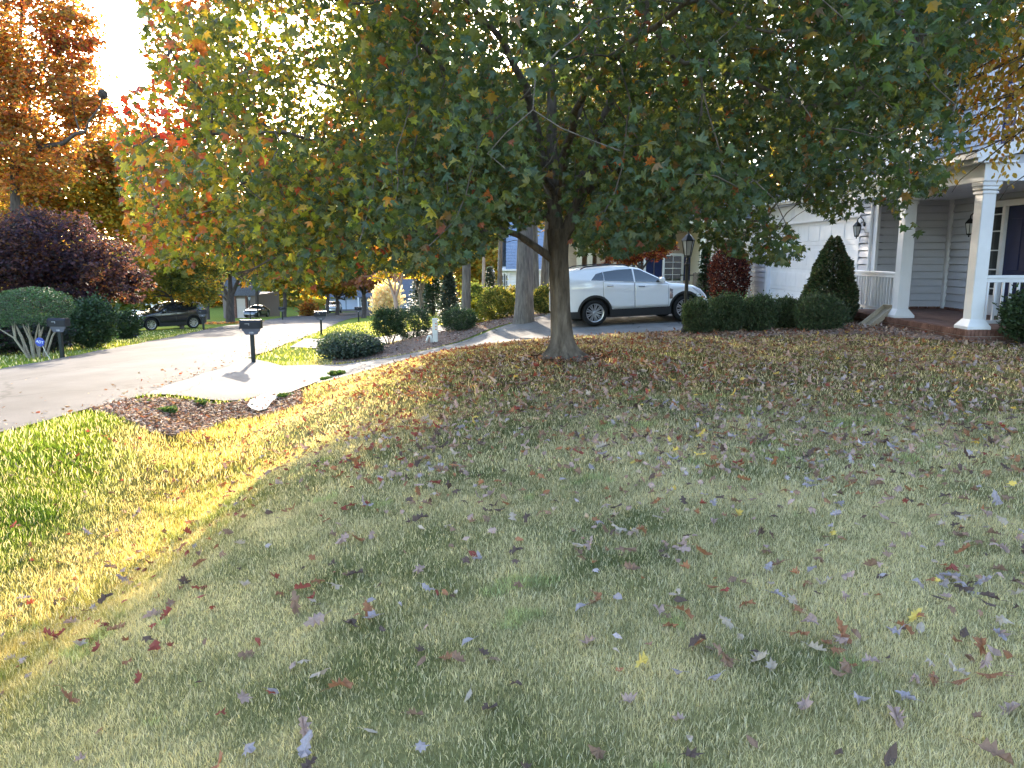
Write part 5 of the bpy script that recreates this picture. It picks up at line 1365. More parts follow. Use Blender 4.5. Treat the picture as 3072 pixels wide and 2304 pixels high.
# white house with a blue grey roof
d3 = 56.0; k3 = lambda px: float(P(px, 800, d3).x); o3 = (k3(1600), d3, -1.2)
hw = thing("house", o3, "white sided house with steep blue grey roof glimpsed between the oak trunks", "house")
wsid_m = siding_mat("white_siding", (.72, .73, .76)); blue_m = pm("blue_grey_shingle", (.13, .17, .25), col2=(.20, .25, .34), rough=.9, scale=9, bump=.6, bscale=60)
zb, ze, zp = zz(888, d3), zz(803, d3), zz(655, d3)
m = MB(); lap(m, (k3(1503), d3, zb), (k3(1712), d3, zb), (0, 0, 1), (0, -1, 0), ze - zb, .2)
for i in range(14):
    t0, t1 = i / 14, (i + 1) / 14
    lap(m, (k3(1503), d3 + 9 - 4.5 * t0 + .0, lerp(ze, zp, t0)), (k3(1503), d3 + 4.5 * t0, lerp(ze, zp, t0)), (0, 0, 1), (-1, 0, 0), (zp - ze) / 14, .3)
lap(m, (k3(1503), d3 + 9, zb), (k3(1503), d3, zb), (0, 0, 1), (-1, 0, 0), ze - zb, .2)
m.build("siding", wsid_m, hw, org=o3)
m = MB(); m.box(k3(1503) + .03, k3(1712), d3 + .03, d3 + 9, zb - 1, ze); m.build("wall", wsid_m, hw, org=o3)
m = MB(); U = Vector((0, 4.6, zp - ze)); lap(m, (k3(1518), d3 - .35, ze - .12), (k3(1735), d3 - .35, ze - .12), U, (0, -(zp - ze), 4.6), U.length, .18, slot=False)
lap(m, (k3(1735), d3 + 9.3, ze - .12), (k3(1495), d3 + 9.3, ze - .12), (0, -4.6, zp - ze), (0, (zp - ze), 4.6), U.length, .18, slot=False)
m.build("roof", blue_m, hw, org=o3)
m = MB(); m.box(k3(1503) - .25, k3(1735), d3 - .42, d3 - .02, ze - .22, ze - .1); m.box(k3(1522), k3(1530), d3 - .09, d3 - .02, zb, ze - .2)
m.tube([(k3(1498), d3 - .4, ze - .2), (k3(1500), d3 + 4.5, zp), ], .12, 4)
m.build("trim", white_m, hw, org=o3)
for a, b in ((1505.5, 1512), (1515.5, 1522)): window2(hw, o3, k3(a), k3(b), d3 - .035, zz(872, d3), zz(826, d3), 2, 3, None)
m = MB(); m.box(k3(1500), k3(1714), d3 - .045, d3 + .02, zb - 1.0, zb + .18); m.build("foundation", pm("dark_foundation", (.05, .05, .055), rough=.9), hw, org=o3)

# far blue grey house that closes the street
d4 = 132.0; k4 = lambda px: float(P(px, 900, d4).x); o4 = (k4(1080), d4, -8)
hf = thing("house", o4, "blue grey house with wide garage closing the end of the street", "house")
bsid_m = siding_mat("slate_blue_siding", (.20, .24, .30))
z0, z1 = zz(932, d4) - .3, zz(890, d4)
m = MB(); lap(m, (k4(985), d4, z0), (k4(1240), d4, z0), (0, 0, 1), (0, -1, 0), z1 - z0, .25); m.box(k4(985), k4(1240), d4 + .05, d4 + 10, z0 - 1, z1); m.build("wall", bsid_m, hf, org=o4)
m = MB(); lap(m, (k4(978), d4 - .8, z1 - .1), (k4(1247), d4 - .8, z1 - .1), (0, 5.5, 3.0), (0, -.5, .87), 6.3, .3, slot=False); m.build("roof", pm("slate_blue_shingle", (.09, .10, .14), col2=(.14, .155, .2), rough=.9, scale=4), hf, org=o4)
pale_m = pm("pale_blue_door", (.36, .40, .52), rough=.5, var=.05)
for a, b in ((1003, 1036), (1040, 1073)):
    m = MB(); m.box(k4(a), k4(b), d4 - .08, d4 - .02, z0, zz(899, d4))
    for q in range(1, 4): m.box(k4(a), k4(b), d4 - .1, d4 - .081, lerp(z0, zz(899, d4), q / 4) - .03, lerp(z0, zz(899, d4), q / 4) + .03)
    m.build("garage_door", pale_m, hf, org=o4)
m = MB()
for px in (1078, 1098, 1119, 1126): m.box(k4(px) - .12, k4(px) + .12, d4 - 1.0, d4 - .76, z0, z1 - .1)
m.build("column", white_m, hf, org=o4)
for a, b in ((1084, 1092), (1104, 1112)): window2(hf, o4, k4(a), k4(b), d4 - .03, zz(918, d4), zz(898, d4), 2, 2, None)

# brown garage house across the street
d5 = 100.0; k5 = lambda px: float(P(px, 900, d5).x); o5 = (k5(700), d5, -5)
hg = thing("house", o5, "brown house with a pinkish garage door behind the silver sedan", "house")
z0, z1 = zz(948, d5) - .3, zz(884, d5)
m = MB(); lap(m, (k5(668), d5, z0), (k5(775), d5, z0), (0, 0, 1), (0, -1, 0), z1 - z0, .25); m.box(k5(668), k5(775), d5 + .05, d5 + 9, z0 - 1, z1); m.build("wall", siding_mat("brown_siding", (.16, .12, .11)), hg, org=o5)
m = MB(); m.box(k5(710), k5(736), d5 - .1, d5 - .03, z0, zz(896, d5))
for q in range(1, 4): m.box(k5(710), k5(736), d5 - .125, d5 - .101, lerp(z0, zz(896, d5), q / 4) - .02, lerp(z0, zz(896, d5), q / 4) + .02)
m.build("garage_door", pm("pink_beige_door", (.48, .40, .38), rough=.6, var=.05), hg, org=o5)
m = MB(); m.box(k5(700), k5(709), d5 - .22, d5 - .03, z0, z1 - .2); m.box(k5(737), k5(742), d5 - .22, d5 - .03, z0, z1 - .2); m.build("brick_pier", brick_m, hg, org=o5)
m = MB(); lap(m, (k5(662), d5 - .7, z1 - .1), (k5(782), d5 - .7, z1 - .1), (0, 4, 2.4), (0, -.5, .87), 5.2, .25, slot=False); m.build("roof", shingle_m, hg, org=o5)
# white fence panels behind the parked black crossover
d6 = 60.0; wf = MB(); zb6, zt6, zm6 = zz(975, d6), zz(905, d6), zz(932, d6)
for px in (430, 455, 476): x = float(P(px, 900, d6).x); wf.box(x - .09, x + .09, d6, d6 + .18, zb6 - 1, zt6)
xa6, xb6 = float(P(392, 900, d6).x), float(P(478, 900, d6).x)
n = 30
for i in range(n):
    x = lerp(xa6, xb6, i / n); wf.box(x + .005, x + (xb6 - xa6) / n - .012, d6 + .05, d6 + .08, zb6 - 1, zm6 - .04)
wf.box(xa6, xb6, d6 + .02, d6 + .12, zm6 - .04, zm6 + .05); wf.box(float(P(430, 900, d6).x), xb6, d6 + .03, d6 + .11, zt6 - .25, zt6 - .15)
tag(wf.build("white_fence", pm("white_fence_paint", (.62, .62, .64), rough=.5, var=.06)), "white board fence with tall posts behind the parked black crossover", "fence")  # one even white on boards and posts

# ------------------------------------------------------------------ cars
tyre_m = pm("tyre_rubber", (.012, .012, .013), rough=.85, var=.3, scale=20, spec=.3)
alloy_m = pm("alloy_rim", (.50, .50, .52), rough=.28, var=.06, scale=12, metal=.9)
clad_m = pm("black_cladding", (.012, .012, .014), rough=.6, var=.2, scale=20)
chrome_m = pm("chrome", (.7, .7, .72), rough=.12, var=.03, metal=1.0)
carglass_m = pm("tinted_glass", (.012, .016, .022), rough=.03, var=.1, scale=1, spec=1.0)
lampclear_m = pm("headlamp_lens", (.42, .43, .46), rough=.1, var=.15, scale=30, spec=.8)
amber_m = pm("amber_lens", (.55, .16, .03), rough=.15, var=.1)
tail_m = pm("tail_lens", (.30, .02, .02), rough=.15, var=.1)
def paint(name, c, metal=0.0): return pm(name, c, rough=.22, var=.02, scale=2, spec=.5, coat=.8, metal=metal)
class Car:
    def __init__(s, top, belt, wb, W=.94, z0=.26, zroof=None, tum=.27):
        s.top = np.array(top, float); s.belt = belt; s.wb = wb; s.W = W; s.z0 = z0; s.tum = tum
        s.xr, s.xf = s.top[0, 0], s.top[-1, 0]; s.zroof = s.top[:, 1].max(); s.R = .47
    def ztop(s, x): return np.interp(x, s.top[:, 0], s.top[:, 1])
    def zb(s, x): return lerp(s.belt[0], s.belt[1], np.clip((x + .1) / (s.wb - .6), 0, 1))
    def zbot(s, x):
        z = np.full(np.shape(x), s.z0) if np.ndim(x) else s.z0
        for c in (0, s.wb):
            q = s.R ** 2 - (x - c) ** 2
            z = np.maximum(z, np.where(q > 0, .375 + np.sqrt(np.maximum(q, 0)), 0))
        ends = np.maximum(0, (s.xr + .25 - x)) * .5 + np.maximum(0, x - s.xf + .3) * .35
        return z + ends
    def hw(s, x, z):
        m = (s.xr + s.xf) / 2; h = (s.xf - s.xr) / 2; u = np.abs((x - m) / h)
        w = s.W * (1 - .10 * u ** 4 - .20 * u ** 14)
        zb = s.zb(x); zt = s.ztop(x)
        low = np.clip(1 - .035 * np.clip((.75 - z) / .45, 0, 1.2) ** 2 - .018 * np.clip((z - .75) / .45, 0, 1) ** 2 + .012 * np.exp(-((z - (zb - .17)) / .05) ** 2), .5, 2)
        up = np.clip((z - zb) / np.maximum(s.zroof - zb, .1), 0, 1.2)
        w = w * low * (1 - s.tum * up ** 1.15)
        d = np.clip((.11 - (zt - z)) / .11, 0, 1)
        return w - .13 * (1 - np.sqrt(np.maximum(1 - d * d, 0)))
    def shell(s, nx=110, nz=18):
        xs = np.unique(np.r_[np.linspace(s.xr, s.xf, nx), *[c + s.R * np.cos(np.linspace(0, np.pi, 17)) * .9999 for c in (0, s.wb)], s.top[:, 0]])
        V = []; F = []; t = 1 - (1 - np.linspace(0, 1, nz)) ** 1.35
        ncr = 7; ring = 2 * nz + ncr
        for x in xs:
            zb, zt = float(s.zbot(x)), float(s.ztop(x)); zt = max(zt, zb + .02)
            z = zb + (zt - zb) * t; w = s.hw(np.full(nz, x), z)
            L = [(x, -w[i], z[i]) for i in range(nz)]; Rr = [(x, w[i], z[i]) for i in range(nz - 1, -1, -1)]
            wt = w[-1]; C = [(x, -wt + 2 * wt * k / (ncr + 1), zt + .035 * (1 - (2 * k / (ncr + 1) - 1) ** 2)) for k in range(1, ncr + 1)]
            V += L + C + Rr
        for i in range(len(xs) - 1):
            for k in range(ring - 1): F.append((i * ring + k, (i + 1) * ring + k, (i + 1) * ring + k + 1, i * ring + k + 1))
        F.append(tuple(range(ring))); F.append(tuple((len(xs) - 1) * ring + k for k in range(ring - 1, -1, -1)))
        return V, F
    def patch(s, lo, hi, x0, x1, off, side, nx=26, nz=6, rim=True):
        """Panel following the flank between curves lo(x) and hi(x)."""
        xs = np.linspace(x0, x1, nx); V = []; F = []
        for x in xs:
            a, b = float(lo(x)), float(hi(x))
            for k in range(nz + 1):
                z = a + (b - a) * k / nz; w = float(s.hw(x, z)) + off
                V.append((x, side * w, z))
        for i in range(nx - 1):
            for k in range(nz):
                q = (i * (nz + 1) + k, (i + 1) * (nz + 1) + k, (i + 1) * (nz + 1) + k + 1, i * (nz + 1) + k + 1)
                F.append(q if side < 0 else q[::-1])
        if rim:
            n0 = len(V); V += [(x, y - side * (off + .004), z) for x, y, z in V[:n0]]
            e = [i * (nz + 1) for i in range(nx)]; tt = [i * (nz + 1) + nz for i in range(nx)]
            loop = e + [(nx - 1) * (nz + 1) + k for k in range(1, nz + 1)] + tt[::-1][1:] + [k for k in range(nz - 1, 0, -1)]
            for a, b in zip(loop, loop[1:] + loop[:1]):
                q = (a, n0 + a, n0 + b, b); F.append(q if side < 0 else q[::-1])
        return V, F
def pl(pts):
    a = np.array(pts, float); return lambda x: np.interp(x, a[:, 0], a[:, 1])
def make_wheel(parent, x, y, side, r=.385, spokes=9):
    w = MB(); M = Matrix.Translation((x, y, r)) @ Matrix.Rotation(R(90) * (1 if side < 0 else -1), 4, 'X')
    w.lathe([(r * .70, -.10), (r * .9, -.115), (r * .985, -.09), (r, -.05), (r, .05), (r * .985, .09), (r * .9, .115), (r * .70, .105), (r * .67, .05)], 40, M, cap=False)
    w.lathe([(.0, -.02), (r * .68, -.02), (r * .68, -.1)], 24, M, cap=False)
    o = w.build("wheel", tyre_m, parent, smooth=True)
    g = MB(); g.lathe([(r * .66, .10), (r * .70, .104), (r * .70, .09), (r * .64, .07), (r * .63, -.02)], 40, M, cap=False)
    g.lathe([(.001, .085), (.045, .083), (.06, .07), (.075, .02)], 20, M, cap=False)
    for i in range(spokes):
        for q in (-.13, .13):
            a = 2 * math.pi * i / spokes + q
            c, s_ = math.cos(a), math.sin(a); t = Vector((-s_, c, 0))
            p0 = Vector((c, s_, 0)) * .055; p1 = Vector((c, s_, 0)) * r * .67
            V = [p0 + t * .011 + Vector((0, 0, .075)), p0 - t * .011 + Vector((0, 0, .075)), p1 - t * .016 + Vector((0, 0, .085)), p1 + t * .016 + Vector((0, 0, .085))]
            V2 = [v - Vector((0, 0, .035)) for v in V]
            g.add(V + V2, [(0, 1, 2, 3), (0, 4, 5, 1), (1, 5, 6, 2), (2, 6, 7, 3), (3, 7, 4, 0)], M)
    g.build("rim", alloy_m, o)
def make_car(name, label, cat, car, pm_, px, d_rear, px_f, d_front, side_tag, cfg, offset=True, group=None):
    """Stand a car on the ground by its near-side axles, measured on the photograph."""
    a = P(px, 900, d_rear); b = P(px_f, 900, d_front)
    h = Vector((b.x - a.x, b.y - a.y)); h.normalize(); rz = math.atan2(h.y, h.x)
    left = Vector((-h.y, h.x)); near = 1 if left.y < 0 else -1       # which flank faces the viewer
    o = Vector((a.x, a.y)) - left * near * .80
    f = o + h * car.wb
    za, zb = tzf(o.x, o.y) + cfg.get('lift', .03), tzf(f.x, f.y) + cfg.get('lift', .03)
    root = thing(name, (o.x, o.y, za), label, cat, group)
    root.rotation_euler = (0, -math.atan2(zb - za, car.wb), rz)
    V, F = car.shell(); mb = MB(); mb.v = V; mb.f = F; body = mb.build("body", pm_, root, smooth=True)
    u = MB(); u.box(car.xr + .25, car.xf - .3, -.7, .7, .22, .62); 
    for x in (0, car.wb): u.box(x - .5, x + .5, -.68, .68, .5, .86)
    u.build("underbody", clad_m, root)
    for sd in (-1, 1):
        for lo, hi, x0, x1 in cfg['win']:
            m = MB(); m.v, m.f = car.patch(pl(lo), pl(hi), x0, x1, .006, sd); m.build("window", carglass_m, root, smooth=False)
        for lo, hi, x0, x1, hx in cfg['doors']:
            m = MB(); m.v, m.f = car.patch(pl(lo), pl(hi), x0, x1, .0055, sd, nx=24, nz=10); dd = m.build("door", pm_, root, smooth=True)
            e = .009; l2 = pl(lo); h2 = pl(hi)
            m = MB(); m.v, m.f = car.patch(lambda x: l2(np.clip(x, x0, x1)) - e, lambda x: h2(np.clip(x, x0, x1)) + e, x0 - e, x1 + e, .0025, sd, nx=24, nz=10, rim=False); m.build("door_gap", clad_m, dd)
            zz_ = car.zb(hx) - .115; w = float(car.hw(hx, zz_))
            m = MB(); m.box(hx - .10, hx + .10, sd * (w + .028) - .009, sd * (w + .028) + .009, zz_ - .013, zz_ + .013, ch=.006); m.box(hx - .09, hx - .06, min(sd * w, sd * (w + .03)), max(sd * w, sd * (w + .03)), zz_ - .01, zz_ + .01); m.box(hx + .06, hx + .09, min(sd * w, sd * (w + .03)), max(sd * w, sd * (w + .03)), zz_ - .01, zz_ + .01)
            m.build("handle", chrome_m if cfg.get('chrome') else pm_, dd)
        # black sill and wheel arch lips
        m = MB()
        V, F = car.patch(lambda x: car.z0 - .03, lambda x: cfg['sill'], .45, car.wb - .45, .012, sd, nx=20, nz=3); m.add(V, F)
        V, F = car.patch(lambda x: car.zbot(x), lambda x: cfg['sill'] - .03, car.xr + .02, -.47, .012, sd, nx=10, nz=3); m.add(V, F)
        for c in (0, car.wb):
            n = 22; V = []; Fc = []
            for i in range(n):
                t = math.pi * (i / (n - 1)) * 1.10 - .157
                for r in (car.R - .005, car.R + .055):
                    x = c + r * math.cos(t); z = .375 + r * math.sin(t); V.append((x, sd * (float(car.hw(x, max(z, .3))) + .012), z))
            for i in range(n - 1):
                q = (2 * i, 2 * i + 1, 2 * i + 3, 2 * i + 2); Fc.append(q if sd > 0 else q[::-1])
            m.add(V, Fc)
            k = len(V); V2 = [(x, y - sd * .25, z) for x, y, z in V[0::2]]; m.add(V[0::2] + V2, [(i, i + 1, n + i + 1, n + i) for i in range(n - 1)])
        m.build("cladding", clad_m, root)
        for lo, hi, x0, x1, mt, nm in cfg.get('lamps', []):
            m = MB(); m.v, m.f = car.patch(pl(lo), pl(hi), x0, x1, .008, sd, nx=12, nz=4); m.build(nm, mt, root)
        # mirror
        mx = cfg['mirror']; mz = float(car.zb(mx)) + .07; w = float(car.hw(mx, mz))
        m = MB(); m.box(mx - .07, mx + .07, min(sd * (w + .05), sd * (w + .24)), max(sd * (w + .05), sd * (w + .24)), mz - .06, mz + .09, ch=.035); m.box(mx - .03, mx + .03, min(sd * w, sd * (w + .06)), max(sd * w, sd * (w + .06)), mz - .06, mz - .02); m.build("mirror", pm_, root)
        if cfg.get('rails'):
            m = MB(); xs = np.linspace(cfg['rails'][0], cfg['rails'][1], 9)
            pts = [(x, sd * (float(car.hw(x, car.ztop(x) - .03)) - .03), float(car.ztop(x)) + (.0 if i in (0, 8) else .045)) for i, x in enumerate(xs)]
            m.tube(pts, .018, 6); m.build("roof_rail", black_m, root)
        for c in (0, car.wb): make_wheel(root, c, sd * (car.W - .14), sd)
    # windscreen and tailgate glass
    for x0, x1, nm in ((cfg['ws'][0], cfg['ws'][1], "windshield"), (cfg['rw'][0], cfg['rw'][1], "rear_window")):
        m = MB(); n = 8; V = []; Fc = []
        for i in range(n + 1):
            x = lerp(x0, x1, i / n); z = float(car.ztop(x)); w = float(car.hw(x, z)) - .03
            for k in range(9):
                y = -w + 2 * w * k / 8; V.append((x, y, z + .035 * (1 - (y / max(w, .1)) ** 2) + .007))
        for i in range(n):
            for k in range(8): Fc.append((i * 9 + k, (i + 1) * 9 + k, (i + 1) * 9 + k + 1, i * 9 + k + 1))
        m.add(V, Fc); m.build(nm, carglass_m, root)
    if cfg.get('grille'):
        m = MB(); xg = car.xf; m.box(xg - .06, xg + .012, -.45, .45, .48, .74, ch=.02); m.build("grille", chrome_m if cfg.get('chrome') else clad_m, root)
    return root
wedge = Car([(-.96, .60), (-.95, .98), (-.90, 1.16), (-.80, 1.40), (-.69, 1.585), (-.60, 1.625), (-.2, 1.665), (.5, 1.70), (1.05, 1.69), (1.45, 1.615), (1.9, 1.385), (2.3, 1.165), (2.36, 1.15), (2.8, 1.10), (3.1, 1.04), (3.35, .93), (3.55, .76), (3.66, .58), (3.68, .5)], (1.29, 1.17), 2.807)
# the outline drops steeply at the tail; flank windows follow the photograph
cfgA = dict(sill=.47, mirror=2.02, ws=(1.42, 2.28), rw=(-.89, -.71), chrome=True, grille=True, rails=(-.35, 1.15),
    win=[([(-.10, 1.325), (.28, 1.30)], [(-.10, 1.33), (.07, 1.50), (.28, 1.545)], -.10, .28), ([(.30, 1.295), (1.19, 1.235)], [(.30, 1.55), (.75, 1.595), (1.16, 1.605), (1.19, 1.60)], .30, 1.19), ([(1.24, 1.235), (2.30, 1.165)], [(1.24, 1.60), (1.45, 1.565), (1.9, 1.34), (2.30, 1.172)], 1.24, 2.18)],
    doors=[([(.26, .86), (.42, .62), (.56, .49), (1.205, .49)], [(.26, 1.27), (1.205, 1.20)], .26, 1.205, .46), ([(1.225, .49), (2.26, .49)], [(1.225, 1.20), (2.26, 1.13)], 1.225, 2.26, 1.42)],
    lamps=[([(3.0, .99), (3.40, .70), (3.46, .66)], [(3.0, 1.01), (3.30, .90), (3.46, .74)], 3.02, 3.46, lampclear_m, "headlight"), ([(3.34, .70), (3.50, .63)], [(3.34, .74), (3.50, .66)], 3.36, 3.50, amber_m, "side_marker"), ([(-.93, 1.0), (-.82, 1.10)], [(-.93, 1.10), (-.82, 1.18)], -.92, -.83, tail_m, "taillight"), ([(2.29, .68), (2.41, .70)], [(2.29, 1.00), (2.41, .96)], 2.30, 2.40, chrome_m, "fender_vent")])
make_car("parked_crossover", "white wedge shaped crossover with black sills parked side on behind the maple trunk", "car", wedge, paint("white_pearl_paint", (.68, .68, .70)), 1784, 21.9, 2056, 22.5, -1, cfgA)
upright = Car([(-1.0, .55), (-.99, .95), (-.93, 1.12), (-.72, 1.50), (-.60, 1.62), (-.2, 1.665), (.5, 1.68), (1.05, 1.66), (1.45, 1.56), (1.85, 1.32), (2.15, 1.15), (2.6, 1.07), (3.1, .97), (3.35, .86), (3.5, .70), (3.56, .5)], (1.16, 1.06), 2.66)
cfgB = dict(sill=.44, mirror=1.88, ws=(1.42, 2.1), rw=(-.9, -.66), rails=(-.4, 1.0),
    win=[([(-.45, 1.24), (.30, 1.165)], [(-.45, 1.27), (-.1, 1.46), (.30, 1.52)], -.42, .28), ([(.32, 1.17), (1.1, 1.13)], [(.32, 1.53), (1.1, 1.55)], .34, 1.09), ([(1.15, 1.13), (2.05, 1.085)], [(1.15, 1.55), (1.42, 1.50), (1.85, 1.26), (2.05, 1.10)], 1.16, 2.0)],
    doors=[([(.3, .8), (.5, .5), (1.115, .48)], [(.3, 1.14), (1.115, 1.10)], .3, 1.115, .45), ([(1.135, .48), (2.08, .48)], [(1.135, 1.10), (2.08, 1.05)], 1.135, 2.08, 1.3)],
    lamps=[([(3.1, .82), (3.42, .66)], [(3.1, .92), (3.42, .76)], 3.12, 3.42, lampclear_m, "headlight"), ([(-.97, .95), (-.75, 1.2)], [(-.97, 1.1), (-.75, 1.42)], -.97, -.76, tail_m, "taillight")])
make_car("parked_crossover", "black crossover parked nose down in the driveway across the street", "car", upright, paint("black_paint", (.010, .010, .014)), 574, 47.5, 456, 45.6, 1, cfgB)
low = Car([(-1.0, .5), (-.99, .85), (-.9, .98), (-.4, 1.02), (.1, 1.27), (.5, 1.41), (.95, 1.44), (1.3, 1.37), (1.75, 1.14), (2.05, .98), (2.6, .92), (3.1, .82), (3.4, .66), (3.5, .45)], (.98, .93), 2.7, W=.89, z0=.22)
cfgC = dict(sill=.36, mirror=1.72, ws=(1.3, 1.98), rw=(-.35, .3), win=[([(-.1, .99), (1.0, .97)], [(-.1, 1.02), (.25, 1.22), (.6, 1.335), (1.0, 1.36)], -.05, .98), ([(1.03, .97), (1.9, .955)], [(1.03, 1.36), (1.3, 1.31), (1.75, 1.08), (1.9, .99)], 1.04, 1.86)],
    doors=[([(.2, .7), (.5, .42), (1.0, .40)], [(.2, .96), (1.0, .94)], .2, 1.0, .35), ([(1.02, .40), (1.95, .40)], [(1.02, .94), (1.95, .91)], 1.02, 1.95, 1.2)], lamps=[([(3.0, .66), (3.36, .56)], [(3.0, .76), (3.36, .66)], 3.02, 3.36, lampclear_m, "headlight")])
make_car("parked_sedan", "dark silver sedan parked before the brown garage far down the street", "car", low, paint("gunmetal_paint", (.10, .10, .12), .5), 800, 92, 738, 86, 1, cfgC)
make_car("parked_crossover", "distant pale crossover with the sun glinting on its roof at the street bend", "car", upright, paint("silver_paint", (.45, .46, .48), .6), 988, 110, 972, 105.5, 1, cfgB)

# ------------------------------------------------------------------ street furniture and small things
post_m = pm("dark_green_post", (.014, .018, .018), rough=.5, var=.3, scale=10, spec=.25)
box_m = pm("mailbox_enamel", (.012, .012, .018), rough=.5, var=.25, scale=8, spec=.25)
plate_m = pm("mailbox_plate", (.05, .05, .075), rough=.5, var=.2)
num_m = pm("pale_numerals", (.55, .55, .6), rough=.5, var=.05)
def text(s, size, parent, loc, rot, mat, name="lettering"):
    c = bpy.data.curves.new(name, 'FONT'); c.body = s; c.size = size; c.extrude = .0015; c.align_x = 'CENTER'; c.align_y = 'CENTER'
    c.materials.append(mat)
    t = bpy.data.objects.new("tmp", c); scene.collection.objects.link(t); bpy.context.view_layer.update()
    me = bpy.data.meshes.new_from_object(t.evaluated_get(bpy.context.evaluated_depsgraph_get())); me.name = name
    bpy.data.objects.remove(t); o = bpy.data.objects.new(name, me); scene.collection.objects.link(o); o.parent = parent; o.location = loc; o.rotation_euler = rot
    return o
def make_mailbox(loc, label, number, rz=0.0, street=True):
    root = thing("mailbox", loc, label, "mailbox", "mailboxes along the street", rz)
    p = MB(); p.box(-.048, .048, -.048, .048, -.2, .86, ch=.006); p.box(-.2, .2, -.06, .06, .86, .885); p.build("post", post_m, root)
    b = MB()
    prof = [(-.115, .95), (.115, .95), (.115, 1.13), (.06, 1.185), (-.06, 1.185), (-.115, 1.13)]
    b.prism(prof, -.27, .27, Matrix(((0, 0, 1, 0), (1, 0, 0, 0), (0, 1, 0, 0), (0, 0, 0, 1))))
    b.prism([(x * 1.03, z + .004 if z > 1 else z) for x, z in prof], .225, .25, Matrix(((0, 0, 1, 0), (1, 0, 0, 0), (0, 1, 0, 0), (0, 0, 0, 1))))
    bo = b.build("box", box_m, root)
    l = MB(); l.prism([(x * 1.05, (z - 1.06) * 1.05 + 1.06) for x, z in prof], -.292, -.271, Matrix(((0, 0, 1, 0), (1, 0, 0, 0), (0, 1, 0, 0), (0, 0, 0, 1)))); l.box(-.31, -.292, -.02, .02, 1.12, 1.14); l.build("door", box_m, bo)
    f = MB(); f.box(-.15, -.03, -.124, -.118, 1.075, 1.095); f.box(-.05, -.03, -.126, -.1185, 1.04, 1.10); f.build("flag", pm("flag_grey", (.18, .18, .2), rough=.4), bo)
    q = MB()
    out = [(-.24, .95), (.24, .95), (.24, .90), (.20, .87), (.19, .85), (.17, .80), (.13, .785), (-.13, .785), (-.17, .80), (-.19, .85), (-.20, .87), (-.24, .90)]
    q.prism(out[::-1], -.012, .012, Matrix(((1, 0, 0, 0), (0, 0, 1, -.065), (0, 1, 0, 0), (0, 0, 0, 1))))
    pq = q.build("name_plate", plate_m, root)
    text(number, .062, pq, (0, -.0785, .835), (R(90), 0, 0), num_m, "number")
    return root
def place_mailbox(px, d, label, number, rz=0.0):
    x = float(P(px, 900, d).x); return make_mailbox((x, d, tzf(x, d)), label, number, rz)
place_mailbox(750, 20.3, "dark mailbox with stepped name plate, nearest of all at the driveway mouth", "1100", R(4))
place_mailbox(960, 36, "sunlit mailbox on the near side of the street beside the neighbouring driveway", "1102", R(8))
place_mailbox(1074, 60, "farthest mailbox on the near side of the street, by the yellow lawn strip", "1104", R(8))
place_mailbox(170, 21.8, "dark thick posted mailbox beside the mushroom shaped clipped shrub", "1101", R(-6))
place_mailbox(605, 44.5, "mailbox standing against the tail of the parked black crossover", "1103", R(-6))
place_mailbox(845, 67, "dark mailbox across the street right of the silver sedan", "1105", R(-6))

def lamp_post(px, d, top_py, label, mat, glass, post_r=.045, s=1.35):
    x = float(P(px, 900, d).x); g0 = tzf(x, d); top = float(P(px, top_py, d).z) - g0
    root = thing("lamp_post", (x, d, g0), label, "lamp post", "lamp posts in the gardens")
    a, g = lantern_mb(s); zl = top - .42 * s
    p = MB(); p.lathe([(post_r * 1.9, -.1), (post_r * 1.9, .12), (post_r * 1.35, .17), (post_r * 1.3, .5), (post_r, .55), (post_r * .92, zl - .22), (post_r * 1.4, zl - .20), (post_r * 1.4, zl - .17), (post_r * .8, zl - .14), (post_r * .6, zl - .03)], 14)
    p.tube([(-.14, 0, zl - .42), (.14, 0, zl - .42)], .012, 6); p.lathe([(.02, 0), (.02, .03)], 8, TR(-.14, 0, zl - .435)); p.lathe([(.02, 0), (.02, .03)], 8, TR(.14, 0, zl - .435))
    p.build("post", black_m, root, smooth=False)
    m = MB(); m.v = a.v; m.f = a.f; l = m.build("lantern", mat, root); l.location = (0, 0, zl)
    q = g.build("glass", glass, l)
    return root
lamp_post(2058, 16.9, 690, "black lamp post rising from the left end of the boxwood row", black_m, lampglass_m)
lamp_post(1477, 47, 803, "lamp post with white lantern in front of the white house", white_m, lampglass_m, .04, 1.5)
lamp_post(198, 28, 930, "lamp post with small pale lantern among the dark shrubs across the street", pm("brass_lamp", (.34, .28, .14), rough=.4), lampglass_m, .04, 1.25)
lamp_post(402, 41, 925, "thin black lamp post left of the parked black crossover", black_m, lampglass_m, .04, 1.1)
lamp_post(748, 72, 884, "thin black lamp post in front of the silver sedan", black_m, lampglass_m, .04, 1.3)

def yard_sign(px, py, d, label, words, s=.11, tilt=.25):
    x = float(P(px, 900, d).x); g0 = tzf(x, d); zc = float(P(px, py, d).z) - g0
    root = thing("yard_sign", (x, d, g0), label, "yard sign", "blue yard signs across the street")
    p = MB(); p.tube([(.30, 0, -.08), (.12, 0, zc * .45), (.02, .005, zc)], .010, 6); p.build("stake", pm("pale_stake", (.5, .45, .38), rough=.7), root)
    M = TR(0, -.012, zc, ry=tilt)
    b = MB(); pts = [(s * 1.08 * math.cos(R(22.5 + 45 * i)), s * 1.08 * math.sin(R(22.5 + 45 * i))) for i in range(8)]
    b.prism(pts, -.006, .006, M @ Matrix.Rotation(R(90), 4, 'X')); pb = b.build("panel", pm("blue_sign", (.02, .045, .30), rough=.4, var=.1), root)
    if words: text(words, s * .85, pb, (0, -.02, zc), (R(90), tilt, 0), white_m)
